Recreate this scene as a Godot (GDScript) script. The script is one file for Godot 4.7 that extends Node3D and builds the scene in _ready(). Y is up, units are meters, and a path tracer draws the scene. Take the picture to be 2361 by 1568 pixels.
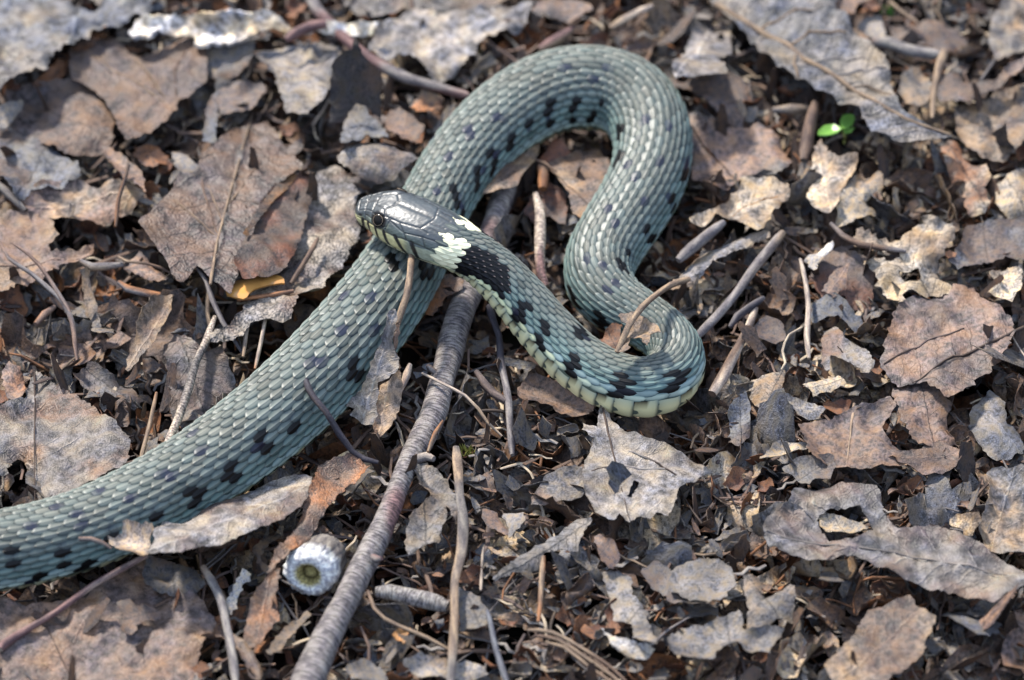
extends Node3D

const CM := 0.01
const ELEV := 48.0
const DIST := 1.10
const TAN_V := 0.0797 / 1.10
const W := 2361.0
const H := 1568.0

var rng := RandomNumberGenerator.new()
var nz := FastNoiseLite.new()
var nz2 := FastNoiseLite.new()
var eye: Vector3
var ax_f: Vector3
var ax_u: Vector3
var mats := {}
var tex := {}
var snake_pts := PackedVector3Array()
var snake_a := PackedFloat32Array()
var snake_b := PackedFloat32Array()
var snake_t := PackedVector3Array()
var snake_up := PackedVector3Array()
var snake_sd := PackedVector3Array()
var used_labels := {}

# linear base colours
var TONE := {
	"grey": Color(0.175, 0.158, 0.140), "bluegrey": Color(0.15, 0.157, 0.172), "palegrey": Color(0.285, 0.262, 0.232), "brown": Color(0.165, 0.106, 0.072),
	"mauve": Color(0.132, 0.097, 0.082), "tan": Color(0.31, 0.225, 0.145), "cream": Color(0.60, 0.50, 0.35), "white": Color(0.88, 0.84, 0.74),
	"orange": Color(0.34, 0.155, 0.065), "rust": Color(0.17, 0.072, 0.04), "dark": Color(0.055, 0.045, 0.04), "darkbrown": Color(0.078, 0.052, 0.038),
	"pink": Color(0.245, 0.162, 0.120), "amber": Color(0.45, 0.22, 0.06), "green": Color(0.12, 0.25, 0.045), "twig": Color(0.235, 0.212, 0.195), "blacktwig": Color(0.05, 0.045, 0.055),
	"redtwig": Color(0.20, 0.115, 0.105), "bone": Color(0.52, 0.43, 0.33),
}


func _ready() -> void:
	# camera, sky, sun, exposure
	var e := deg_to_rad(ELEV)
	eye = Vector3(0, sin(e), cos(e)) * DIST
	ax_f = Vector3(0, -sin(e), -cos(e))
	ax_u = Vector3(0, cos(e), -sin(e))
	var cam := Camera3D.new()
	cam.name = "camera"
	add_child(cam)
	cam.position = eye
	cam.basis = Basis(Vector3.RIGHT, ax_u, -ax_f)
	cam.keep_aspect = Camera3D.KEEP_HEIGHT
	var lens := CameraAttributesPhysical.new()
	lens.frustum_focal_length = 12.0 / TAN_V
	lens.frustum_focus_distance = 1.075
	lens.frustum_near = 0.05
	lens.frustum_far = 100.0
	lens.exposure_aperture = 10.5
	cam.attributes = lens
	cam.fov = rad_to_deg(2.0 * atan(TAN_V))
	cam.near = 0.05
	cam.far = 100.0
	var sky := ProceduralSkyMaterial.new()
	sky.sky_top_color = Color(0.78, 0.86, 1.0)
	sky.sky_horizon_color = Color(0.26, 0.285, 0.32)
	sky.sky_curve = 0.25
	sky.ground_bottom_color = Color(0.05, 0.045, 0.04)
	sky.ground_horizon_color = Color(0.20, 0.20, 0.19)
	sky.sky_energy_multiplier = 1.0
	var env := Environment.new()
	env.background_mode = Environment.BG_SKY
	env.sky = Sky.new()
	env.sky.sky_material = sky
	env.tonemap_mode = Environment.TONE_MAPPER_LINEAR
	env.tonemap_exposure = 1.95
	env.sdfgi_enabled = true
	env.ssao_enabled = true
	env.ssil_enabled = true
	var we := WorldEnvironment.new()
	we.name = "world"
	we.environment = env
	add_child(we)
	var sun := DirectionalLight3D.new()
	sun.name = "sun"
	sun.light_energy = 1.5
	sun.light_color = Color(1.0, 0.97, 0.93)
	sun.light_angular_distance = 6.0
	sun.shadow_enabled = true
	add_child(sun)
	sun.look_at_from_position(Vector3(-0.45, 0.84, -0.72), Vector3.ZERO)

	rng.seed = 20
	nz.noise_type = FastNoiseLite.TYPE_SIMPLEX_SMOOTH
	nz.frequency = 0.01
	nz.fractal_octaves = 2
	nz.seed = 5
	nz2.noise_type = FastNoiseLite.TYPE_SIMPLEX
	nz2.frequency = 0.01
	nz2.fractal_octaves = 3
	nz2.seed = 9
	leaf_skin(10, 9.0, 0.9, 0.22, 0.5, 0.7)
	leaf_skin(20, 7.0, 0.7, -0.30, 0.9, 0.5)
	leaf_skin(30, 12.0, 0.5, -0.20, 0.7, 0.8)
	leaf_skin(40, 6.0, 1.1, 0.14, 1.0, 1.0)
	leaf_skin(50, 8.0, 0.8, 0.30, 0.4, 0.35)
	leaf_skin(60, 10.0, 0.9, -0.34, 1.0, 0.5)
	bark_skin("bark_plain", 50, 0.3, 0.7)
	bark_skin("bark_ring", 60, 0.75, 1.3)

	snake_path()
	build_ground()
	build_snake()
	heroes()
	build_litter()


# ---------- the photograph's view of the ground: a pixel of the 2361 x 1568 view and a height in cm give a place ----------
func ray(px: float, py: float) -> Vector3:
	return ax_f + Vector3.RIGHT * ((px - W / 2) / (H / 2) * TAN_V) - ax_u * ((py - H / 2) / (H / 2) * TAN_V)


func P(px: float, py: float, h := 0.0) -> Vector3:
	var d := ray(px, py)
	return eye + d * ((h * CM - eye.y) / d.y)


func seen_at(p: Vector3) -> Vector2:
	var q := p - eye
	var z := q.dot(ax_f)
	return Vector2(W / 2 + q.x / z / TAN_V * H / 2, H / 2 - q.dot(ax_u) / z / TAN_V * H / 2)


# nine survey squares of the view, each 2361 units wide
func sq(tile: int, a: Array) -> PackedVector2Array:
	var out := PackedVector2Array()
	var o := Vector2([0.0, 778.1, 1556.2][tile % 3], [0.0, 518.7, 1037.5][tile / 3]) if tile < 9 else Vector2.ZERO
	var k := 0.3418 if tile < 9 else 1.0
	for i in a.size() / 2:
		out.append(o + Vector2(a[2 * i], a[2 * i + 1]) * k)
	return out


# ---------- objects ----------
func tag(o: Node, label := "", category := "", group := "", kind := "") -> void:
	if label:
		o.set_meta("label", label)
	if category:
		o.set_meta("category", category)
	if group:
		o.set_meta("group", group)
	if kind:
		o.set_meta("kind", kind)


var taken := {}


func numbered(called: String) -> String:
	var n: int = taken.get(called, -1) + 1
	taken[called] = n
	return called if n == 0 else "%s_%03d" % [called, n]


func thing(called: String, at: Vector3, label: String, category: String, group := "") -> Node3D:
	var o := Node3D.new()
	o.name = numbered(called)
	add_child(o, true)
	o.position = at
	tag(o, label, category, group)
	return o


func put(called: String, m: Mesh, parent: Node = null) -> MeshInstance3D:
	var o := MeshInstance3D.new()
	o.mesh = m
	o.name = called if parent else numbered(called)
	(parent if parent else self).add_child(o, true)
	return o


func build_mesh(v: PackedVector3Array, n: PackedVector3Array, uv: PackedVector2Array, c: PackedColorArray, idx: PackedInt32Array, m: Material, into: ArrayMesh = null) -> ArrayMesh:
	for i in range(0, idx.size(), 3):
		var a := idx[i]
		var b := idx[i + 1]
		var d := idx[i + 2]
		if (v[b] - v[a]).cross(v[d] - v[a]).dot(n[a] + n[b] + n[d]) > 0.0:
			idx[i + 1] = d
			idx[i + 2] = b
	var arr := []
	arr.resize(Mesh.ARRAY_MAX)
	arr[Mesh.ARRAY_VERTEX] = v
	arr[Mesh.ARRAY_NORMAL] = n
	arr[Mesh.ARRAY_TEX_UV] = uv
	arr[Mesh.ARRAY_COLOR] = c
	arr[Mesh.ARRAY_INDEX] = idx
	var am := into if into else ArrayMesh.new()
	am.add_surface_from_arrays(Mesh.PRIMITIVE_TRIANGLES, arr)
	am.surface_set_material(am.get_surface_count() - 1, m)
	return am


# ---------- procedural textures ----------
func noise_bytes(size: int, kind: int, freq: float, sd: int, octaves := 4) -> PackedByteArray:
	var n := FastNoiseLite.new()
	n.noise_type = kind
	n.seed = sd
	n.frequency = freq
	n.fractal_octaves = octaves
	if kind == FastNoiseLite.TYPE_CELLULAR:
		n.fractal_type = FastNoiseLite.FRACTAL_NONE
		n.cellular_return_type = FastNoiseLite.RETURN_DISTANCE2_SUB
	var im := n.get_seamless_image(size, size)
	im.convert(Image.FORMAT_L8)
	return im.get_data()


# a leaf skin: midrib at u = 0.5, side veins, a net of fine veins, blotches and specks
func leaf_skin(sd: int, nv: float, slant: float, vein_light: float, blotch: float, grain: float) -> void:
	var S := 512
	var A := noise_bytes(S, FastNoiseLite.TYPE_SIMPLEX_SMOOTH, 0.008, sd)
	var B := noise_bytes(S, FastNoiseLite.TYPE_SIMPLEX_SMOOTH, 0.03, sd + 1, 5)
	var C := noise_bytes(S, FastNoiseLite.TYPE_CELLULAR, 0.045, sd + 2)
	var D := noise_bytes(S, FastNoiseLite.TYPE_SIMPLEX, 0.14, sd + 3, 3)
	var rgb := PackedByteArray()
	rgb.resize(S * S * 3)
	var hgt := PackedByteArray()
	hgt.resize(S * S)
	var k := 0
	for y in S:
		var fy := float(y) / S
		for x in S:
			var fx := absf(float(x) / S - 0.5 + (B[k] - 128) * 0.00008)
			var a := A[k] / 255.0
			var b := B[k] / 255.0
			var d := D[k] / 255.0
			var rib := clampf(1.0 - fx / 0.014, 0.0, 1.0)
			var g := (fy + slant * fx - 0.35 * fx * fx) * nv + (a - 0.5) * 0.5
			var side := clampf(1.0 - absf(g - floorf(g) - 0.5) / (0.045 * nv / 9.0 + 0.02), 0.0, 1.0) * clampf(1.0 - fx * 1.5, 0.0, 1.0)
			var net := clampf(1.0 - C[k] / 30.0, 0.0, 1.0)
			var vein := maxf(maxf(rib, side * 0.8), net * 0.3)
			var bl := smoothstep(0.45, 0.85, b * 0.6 + a * 0.5 - 0.05) * blotch
			var speck := smoothstep(0.66, 0.86, d) * (0.35 + 0.65 * smoothstep(0.4, 0.7, a))
			var light := 0.80 + 0.65 * (a - 0.5) + 0.95 * grain * (d - 0.5) + 0.75 * (b - 0.5)
			light = light * (1.0 - 0.42 * bl) * (1.0 - 0.30 * speck) + vein * vein_light
			var warm := 0.5 + 1.0 * (a - 0.5) - 0.5 * (b - 0.5) + 0.35 * bl
			rgb[3 * k] = clampi(int(255.0 * light * (0.91 + 0.15 * warm)), 0, 255)
			rgb[3 * k + 1] = clampi(int(255.0 * light * (0.94 + 0.03 * warm)), 0, 255)
			rgb[3 * k + 2] = clampi(int(255.0 * light * (1.06 - 0.22 * warm)), 0, 255)
			hgt[k] = clampi(int(255.0 * (0.35 + 0.45 * vein + 0.6 * (b - 0.5) + 0.35 * grain * (d - 0.5))), 0, 255)
			k += 1
	var im := Image.create_from_data(S, S, false, Image.FORMAT_RGB8, rgb)
	var hm := Image.create_from_data(S, S, false, Image.FORMAT_L8, hgt)
	hm.convert(Image.FORMAT_RGBA8)
	hm.bump_map_to_normal_map(6.0)
	tex["leaf%d" % (sd / 10)] = [ImageTexture.create_from_image(im), ImageTexture.create_from_image(hm)]


func bark_skin(called: String, sd: int, ring: float, contrast: float) -> void:
	var S := 256
	var A := noise_bytes(S, FastNoiseLite.TYPE_SIMPLEX_SMOOTH, 0.02, sd)
	var B := noise_bytes(S, FastNoiseLite.TYPE_SIMPLEX_SMOOTH, 0.06, sd + 1, 5)
	var D := noise_bytes(S, FastNoiseLite.TYPE_SIMPLEX, 0.2, sd + 2, 3)
	var rgb := PackedByteArray()
	rgb.resize(S * S * 3)
	var hgt := PackedByteArray()
	hgt.resize(S * S)
	var k := 0
	for y in S:
		for x in S:
			var row: float = B[((y * 3) % S) * S + (x / 3) % S] / 255.0 # stretched round the stem
			var a := A[k] / 255.0
			var d := D[k] / 255.0
			var l := 0.80 + contrast * (row - 0.5) * ring + 0.5 * (a - 0.5) + 0.45 * (d - 0.5)
			rgb[3 * k] = clampi(int(255 * l), 0, 255)
			rgb[3 * k + 1] = clampi(int(250 * l), 0, 255)
			rgb[3 * k + 2] = clampi(int(252 * l * (1.0 - 0.12 * (a - 0.5))), 0, 255)
			hgt[k] = clampi(int(255 * (0.5 + 0.7 * (row - 0.5) * ring + 0.4 * (d - 0.5))), 0, 255)
			k += 1
	var im := Image.create_from_data(S, S, false, Image.FORMAT_RGB8, rgb)
	var hm := Image.create_from_data(S, S, false, Image.FORMAT_L8, hgt)
	hm.convert(Image.FORMAT_RGBA8)
	hm.bump_map_to_normal_map(5.0)
	tex[called] = [ImageTexture.create_from_image(im), ImageTexture.create_from_image(hm)]


func mat(skin: String, rough := 0.8, spec := 0.4, bump := 1.0) -> StandardMaterial3D:
	var key := "%s %s %s %s" % [skin, rough, spec, bump]
	if not mats.has(key):
		var m := StandardMaterial3D.new()
		m.vertex_color_use_as_albedo = true
		m.roughness = rough
		m.metallic_specular = spec
		m.cull_mode = BaseMaterial3D.CULL_DISABLED
		if tex.has(skin):
			m.albedo_texture = tex[skin][0]
			m.normal_enabled = true
			m.normal_texture = tex[skin][1]
			m.normal_scale = bump
		m.resource_name = skin
		mats[key] = m
	return mats[key]


# ---------- a leaf or scrap of leaf: a thin crumpled sheet inside an outline ----------
class Sheet:
	var o := Vector3.ZERO
	var eu := Vector3.RIGHT
	var ev := Vector3.BACK
	var n := Vector3.UP
	var noise: FastNoiseLite
	var shift := Vector2.ZERO
	var a := Vector2.ZERO
	var dir := Vector2.DOWN
	var length := 1.0
	var amp := 0.06
	var freq := 1.0
	var curl := 0.0
	var fold := 0.0
	var bend := 0.0
	var corr := 0.0
	var nv := 7.0
	var roll := 0.0
	var rim := 0.0

	func lift(p: Vector2) -> float:
		var q := p - a
		var al := q.dot(dir) / length
		var ac := absf(q.dot(dir.orthogonal())) / length
		var s := p * freq + shift
		var z := amp * (noise.get_noise_2d(s.x * 40, s.y * 40) * 1.5 + 0.9 * (0.5 - absf(noise.get_noise_2d(s.x * 90 + 50, s.y * 90)) * 2.0) + 0.28 * noise.get_noise_2d(s.x * 240, s.y * 260 + 70))
		z += (curl * ac * ac + fold * ac + bend * (al - 0.5) * (al - 0.5)) * length
		if corr != 0.0:
			z += corr * absf(sin(PI * nv * (al + 0.55 * ac))) * minf(1.0, ac * 8.0)
		return z

	func pos(p: Vector2) -> Vector3:
		var z := lift(p)
		if roll != 0.0:
			var q := p - a
			var along := q.dot(dir)
			var across := q.dot(dir.orthogonal())
			var rr := roll * (1.0 + 0.12 * absf(across / roll))
			var c := a + dir * along + dir.orthogonal() * (sin(across / roll) * rr)
			return o + (eu * c.x + ev * c.y + n * (rr * (1.0 - cos(across / roll)) + z)) * 0.01
		return o + (eu * p.x + ev * p.y + n * z) * 0.01

	func uv(p: Vector2) -> Vector2:
		var q := p - a
		return Vector2(0.5 + q.dot(dir.orthogonal()) / length, q.dot(dir) / length)


func rough_edge(poly: PackedVector2Array, step: float, jag: float, teeth: float, tooth: float, soft := 0.5) -> PackedVector2Array:
	var out := PackedVector2Array()
	var run := 0.0
	var n := poly.size()
	var area := 0.0
	for i in n:
		area += poly[i].cross(poly[(i + 1) % n])
	var side := -1.0 if area > 0 else 1.0
	var ph := nz.seed % 97
	for i in n:
		# rounded corners: a Catmull-Rom through the outline, kept tight
		var p0 := poly[(i + n - 1) % n]
		var p1 := poly[i]
		var p2 := poly[(i + 1) % n]
		var p3 := poly[(i + 2) % n]
		var len := p1.distance_to(p2)
		var cuts := maxi(1, int(len / step))
		for k in cuts:
			var t := float(k) / cuts
			var c := p1.cubic_interpolate(p2, p0, p3, t)
			var p := p1.lerp(p2, t).lerp(c, soft)
			var nrm := (p2 - p1).normalized().orthogonal() * side
			run += len / cuts
			var d := jag * (1.4 - 4.0 * absf(nz2.get_noise_2d(p.x * 330 + ph, p.y * 330 + run))) + jag * 1.6 * nz2.get_noise_2d(p.x * 110, p.y * 110 + ph * 7)
			if teeth > 0.0:
				d += teeth * (fposmod(run / tooth, 1.0) - 0.5)
			out.append(p + nrm * d)
	return out


func sheet_mesh(s: Sheet, outline: PackedVector2Array, holes: Array, grid: float, thick: float, m: Material, tone: Color, tone2: Color, mix_at: float, edge_tone: float, tint_freq := 1.0) -> ArrayMesh:
	var pts := outline.duplicate()
	var loops := [[0, outline.size()]]
	for hole in holes:
		loops.append([pts.size(), hole.size()])
		pts.append_array(hole)
	var lo := outline[0]
	var hi := outline[0]
	for p in outline:
		lo = lo.min(p)
		hi = hi.max(p)
	var edge_n := pts.size()
	var y := lo.y + grid * 0.5
	var odd := 0
	while y < hi.y:
		var x := lo.x + grid * (0.5 + 0.5 * odd)
		odd = 1 - odd
		while x < hi.x:
			var p := Vector2(x, y) + Vector2(rng.randf_range(-1, 1), rng.randf_range(-1, 1)) * grid * 0.22
			x += grid
			if not Geometry2D.is_point_in_polygon(p, outline):
				continue
			var ok := true
			for hole in holes:
				if Geometry2D.is_point_in_polygon(p, hole):
					ok = false
			if not ok:
				continue
			for k in edge_n:
				if pts[k].distance_squared_to(p) < grid * grid * 0.16:
					ok = false
					break
			if ok:
				pts.append(p)
		y += grid * 0.87
	var tri := Geometry2D.triangulate_delaunay(pts)
	var nt := pts.size()
	var v := PackedVector3Array()
	var n := PackedVector3Array()
	var uv := PackedVector2Array()
	var c := PackedColorArray()
	v.resize(nt)
	n.resize(nt)
	for i in nt:
		var p := pts[i]
		v[i] = s.pos(p)
		if s.rim > 0.0:
			var near := 0.0
			if i >= edge_n:
				near = 9.0
				for k in range(0, edge_n, 2):
					near = minf(near, pts[k].distance_squared_to(p))
				near = sqrt(near)
			var up := s.noise.get_noise_2d(p.x * 32 + s.shift.x * 9, p.y * 32 + 900) * 2.2 + 0.15
			v[i] += s.n * (s.rim * up * exp(-near / 0.17) * CM)
		uv.append(s.uv(p))
		var q := p * tint_freq + s.shift
		var t := smoothstep(mix_at - 0.18, mix_at + 0.18, 0.5 + 0.75 * s.noise.get_noise_2d(q.x * 45 + 300, q.y * 45) + 0.3 * s.noise.get_noise_2d(q.x * 150 + 300, q.y * 150))
		var col := tone.lerp(tone2, t) * (1.0 + 0.35 * s.noise.get_noise_2d(q.x * 110, q.y * 110 + 500))
		if i < edge_n:
			col *= edge_tone
		col.a = 1.0
		c.append(col)
	var idx := PackedInt32Array()
	for i in range(0, tri.size(), 3):
		var g := (pts[tri[i]] + pts[tri[i + 1]] + pts[tri[i + 2]]) / 3.0
		if not Geometry2D.is_point_in_polygon(g, outline):
			continue
		var ok := true
		for hole in holes:
			if Geometry2D.is_point_in_polygon(g, hole):
				ok = false
		if not ok:
			continue
		var a := tri[i]
		var b := tri[i + 1]
		var d := tri[i + 2]
		var cr := (v[b] - v[a]).cross(v[d] - v[a])
		var flat := (pts[b] - pts[a]).cross(pts[d] - pts[a])
		if flat > 0.0:
			cr = -cr
		n[a] += cr
		n[b] += cr
		n[d] += cr
		idx.append_array([a, b, d])
	for i in nt:
		n[i] = n[i].normalized() if n[i].length_squared() > 1e-24 else s.n
	# the underside and the rim
	var top_count := idx.size()
	for i in nt:
		v.append(v[i] - n[i] * thick * CM)
		n.append(-n[i])
		uv.append(uv[i])
		c.append(c[i] * 0.92)
	for i in range(0, top_count, 3):
		idx.append_array([idx[i] + nt, idx[i + 1] + nt, idx[i + 2] + nt])
	for l in loops:
		var first: int = v.size()
		for k in l[1]:
			var i: int = l[0] + k
			var nx: int = l[0] + (k + 1) % l[1]
			var out := (v[nx] - v[i]).cross(n[i]).normalized()
			for w in [i, i + nt]:
				v.append(v[w])
				n.append(out)
				uv.append(uv[w])
				c.append(c[w])
		for k in l[1]:
			var a: int = first + 2 * k
			var b: int = first + 2 * ((k + 1) % l[1])
			idx.append_array([a, b, a + 1, b, b + 1, a + 1])
	return build_mesh(v, n, uv, c, idx, m)


# ---------- twigs, stems, needles: a tapered tube along a curved line ----------
func spline(p: PackedVector3Array, r: PackedFloat32Array, step: float) -> Array:
	var op := PackedVector3Array()
	var orad := PackedFloat32Array()
	for i in p.size() - 1:
		var a := p[maxi(i - 1, 0)]
		var d := p[mini(i + 2, p.size() - 1)]
		var cuts := maxi(1, int(p[i].distance_to(p[i + 1]) / step))
		for k in cuts:
			var t := float(k) / cuts
			op.append(p[i].cubic_interpolate(p[i + 1], a, d, t))
			orad.append(lerpf(r[i], r[i + 1], t))
	op.append(p[-1])
	orad.append(r[-1])
	return [op, orad]


func tube_mesh(p: PackedVector3Array, r: PackedFloat32Array, sides: int, knob: float, m: Material, tone: Color, tone2: Color, mix_at: float, flat := 1.0, tile := 3.0) -> ArrayMesh:
	var v := PackedVector3Array()
	var n := PackedVector3Array()
	var uv := PackedVector2Array()
	var c := PackedColorArray()
	var idx := PackedInt32Array()
	var up := Vector3.UP
	var run := 0.0
	var ph := rng.randf() * 900.0
	for i in p.size():
		var t := (p[mini(i + 1, p.size() - 1)] - p[maxi(i - 1, 0)]).normalized()
		var sd := t.cross(up)
		sd = sd.normalized() if sd.length() > 0.05 else Vector3.RIGHT
		var u2 := sd.cross(t).normalized()
		if i > 0:
			run += p[i].distance_to(p[i - 1]) / CM
		var bulge := 1.0 + knob * 1.6 * nz.get_noise_2d(run * 35 + ph, ph)
		var ends := 0.72 if i == 0 or i == p.size() - 1 else 1.0
		for k in sides + 1:
			var an := TAU * k / sides
			var d := sd * cos(an) + u2 * sin(an) * flat
			var kk := k % sides
			var rr := r[i] * bulge * ends * (1.0 + knob * 1.3 * nz2.get_noise_3d(cos(TAU * kk / sides) * 50 + ph, sin(TAU * kk / sides) * 50, run * 60))
			v.append(p[i] + d * rr * CM)
			n.append((sd * cos(an) * flat + u2 * sin(an)).normalized())
			uv.append(Vector2(float(k) / sides, run / tile))
			var q := smoothstep(mix_at - 0.15, mix_at + 0.15, 0.5 + 0.9 * nz.get_noise_3d(run * 30 + ph, cos(an) * 14 + ph, sin(an) * 14))
			var col := tone.lerp(tone2, q) * (1.0 + 0.3 * nz2.get_noise_3d(run * 70 + ph, cos(an) * 40, sin(an) * 40))
			col.a = 1.0
			c.append(col)
	for i in p.size() - 1:
		for k in sides:
			var a := i * (sides + 1) + k
			var b := a + sides + 1
			idx.append_array([a, b, a + 1, b, b + 1, a + 1])
	for e in [0, p.size() - 1]:
		var t: Vector3 = (p[0] - p[1]).normalized() if e == 0 else (p[-1] - p[-2]).normalized()
		var centre := v.size()
		v.append(p[e] + t * r[e] * 0.15 * CM)
		n.append(t)
		uv.append(Vector2(0.5, 0.5))
		c.append(tone2)
		for k in sides + 1:
			v.append(v[e * (sides + 1) + k])
			n.append(t)
			uv.append(Vector2(0.5, 0.6))
			c.append(tone2)
		for k in sides:
			idx.append_array([centre, centre + 1 + k, centre + 2 + k])
	return build_mesh(v, n, uv, c, idx, m)


# a twig traced as [x, y, height, radius] in hundredths of the view, heights and radii in cm
func twig_mesh(tile: int, a: Array, tone: String, tone2 := "", mix_at := 0.5, knob := 0.12, skin := "bark_plain", sides := 10, flat := 1.0) -> ArrayMesh:
	var p := PackedVector3Array()
	var r := PackedFloat32Array()
	for i in a.size() / 4:
		var q := sq(tile, [a[4 * i], a[4 * i + 1]])[0]
		p.append(P(q.x, q.y, a[4 * i + 2]))
		r.append(a[4 * i + 3])
	var s := spline(p, r, 0.0016 if r[0] > 0.12 else 0.0025)
	return tube_mesh(s[0], s[1], sides, knob, mat(skin, 0.7, 0.4, 0.8), TONE[tone], TONE[tone2 if tone2 else tone], mix_at, flat)


func moved(m: ArrayMesh, o: Vector3) -> ArrayMesh:
	# the mesh about its own base point
	var out := ArrayMesh.new()
	for k in m.get_surface_count():
		var arr := m.surface_get_arrays(k)
		var v: PackedVector3Array = arr[Mesh.ARRAY_VERTEX]
		for i in v.size():
			v[i] -= o
		arr[Mesh.ARRAY_VERTEX] = v
		out.add_surface_from_arrays(Mesh.PRIMITIVE_TRIANGLES, arr)
		out.surface_set_material(k, m.surface_get_material(k))
	return out


func twig(called: String, label: String, cat: String, tile: int, a: Array, tone: String, tone2 := "", mix_at := 0.5, knob := 0.12, skin := "bark_plain", sides := 10, flat := 1.0, group := "twigs and stems in the litter") -> Node3D:
	var m := twig_mesh(tile, a, tone, tone2, mix_at, knob, skin, sides, flat)
	var q := sq(tile, [a[0], a[1]])[0]
	var o := P(q.x, q.y, 0)
	var t := put(called, moved(m, o))
	t.position = o
	var line := PackedVector2Array()
	for i in a.size() / 4:
		line.append(sq(tile, [a[4 * i], a[4 * i + 1]])[0])
	covers.append_array(Geometry2D.offset_polyline(line, 48.0 + 100.0 * a[3] if a[3] > 0.2 else 22.0 + 100.0 * a[3]))
	tag(t, label, cat, group)
	return t


# a leaf traced from the view
func leaf(called: String, label: String, tile: int, pts: Array, k := {}) -> Node3D:
	var cat: String = k.get("cat", "leaf")
	var px := sq(tile, pts)
	var c := Vector2.ZERO
	for p in px:
		c += p
	c /= px.size()
	var s := Sheet.new()
	s.o = P(c.x, c.y, k.get("h", 0.3))
	s.n = Vector3(-k.get("sx", 0.0), 1, -k.get("sz", 0.0)).normalized()
	s.eu = (Vector3.RIGHT - s.n * s.n.x).normalized()
	s.ev = s.eu.cross(s.n).normalized()
	var outline := PackedVector2Array()
	for p in px:
		outline.append(on_plane(s, p))
	s.noise = nz
	s.shift = Vector2(rng.randf_range(-40, 40), rng.randf_range(-40, 40))
	var md: Array = k.get("mid", [])
	var m2 := PackedVector2Array()
	for p in sq(tile, md):
		m2.append(on_plane(s, p))
	if m2.size() >= 2:
		s.a = m2[0]
		s.dir = (m2[-1] - m2[0]).normalized()
		s.length = m2[0].distance_to(m2[-1])
	else:
		s.dir = Vector2.from_angle(rng.randf() * TAU)
		var lo := 0.0
		var hi := 0.0
		for p in outline:
			lo = minf(lo, p.dot(s.dir))
			hi = maxf(hi, p.dot(s.dir))
		s.a = s.dir * lo
		s.length = hi - lo
	s.amp = k.get("amp", 0.07) * 1.15
	s.rim = k.get("rim", 0.14)
	s.freq = k.get("freq", 1.0)
	s.curl = k.get("curl", 0.0)
	s.fold = k.get("fold", 0.0)
	s.bend = k.get("bend", 0.0)
	s.corr = k.get("corr", 0.0)
	s.nv = k.get("nv", 8.0)
	s.roll = k.get("roll", 0.0)
	var step: float = k.get("step", 0.08)
	var edge := rough_edge(outline, step, k.get("jag", 0.024), k.get("teeth", 0.0), k.get("tooth", 0.35), k.get("soft", 0.3))
	var holes := []
	for hole in k.get("holes", []):
		var hp := PackedVector2Array()
		for p in sq(tile, hole):
			hp.append(on_plane(s, p))
		holes.append(rough_edge(hp, step, 0.02, 0.0, 1.0))
	var tone: String = k.get("tone", "grey")
	var shade: float = k.get("shade", 1.0)
	var m := sheet_mesh(s, edge, holes, k.get("grid", 0.15), k.get("thick", 0.012), mat(k.get("skin", "leaf%d" % (1 + rng.randi() % 6)), k.get("rough", 0.6), k.get("spec", 0.5), k.get("bump", 1.0)), TONE[tone] * shade, TONE[k.get("tone2", tone)] * shade, k.get("mix", 0.6), k.get("edge", 0.9))
	var base := Vector3(s.o.x, 0, s.o.z)
	var t: Node3D
	if k.has("rib") or k.has("stem"):
		t = thing(called, base, label, cat, k.get("group", "dead leaves of the litter"))
		put("blade", moved(m, base), t)
		if k.has("rib"):
			var p := PackedVector3Array()
			var r := PackedFloat32Array()
			var steps := 14
			for i in steps + 1:
				var f := float(i) / steps * (m2.size() - 1)
				var a := mini(int(f), m2.size() - 2)
				var q := m2[a].lerp(m2[a + 1], f - a)
				p.append(s.pos(q) + s.n * 0.012 * CM)
				r.append(k.rib * (1.0 - 0.7 * i / steps))
			put("midrib", moved(tube_mesh(p, r, 6, 0.1, mat("bark_plain", 0.75, 0.4, 0.5), TONE[k.get("ribtone", tone)] * shade * 0.9, TONE[k.get("ribtone", tone)] * shade, 0.5), base), t)
		if k.has("stem"):
			put("stalk", moved(twig_mesh(tile, k.stem, k.get("ribtone", tone), "", 0.5, 0.1, "bark_plain", 8), base), t)
		for sv in k.get("veins", []):
			var p := PackedVector3Array()
			var r := PackedFloat32Array()
			var q2 := sq(tile, sv)
			for i in q2.size() - 1:
				for kk in 6:
					var q := on_plane(s, q2[i].lerp(q2[i + 1], kk / 5.0))
					p.append(s.pos(q) + s.n * 0.008 * CM)
					r.append(k.get("veinr", 0.022))
			put("vein", moved(tube_mesh(p, r, 5, 0.1, mat("bark_plain", 0.75, 0.4, 0.5), TONE[k.get("ribtone", tone)] * shade * 0.85, TONE[tone] * shade, 0.5), base), t)
	else:
		var mi := put(called, moved(m, base))
		mi.position = base
		tag(mi, label, cat, k.get("group", "dead leaves of the litter"))
		t = mi
	covers.append(px)
	return t



func on_plane(s: Sheet, p: Vector2) -> Vector2:
	var d := ray(p.x, p.y)
	var q := eye + d * ((s.o - eye).dot(s.n) / d.dot(s.n)) - s.o
	return Vector2(q.dot(s.eu), q.dot(s.ev)) / CM


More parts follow.
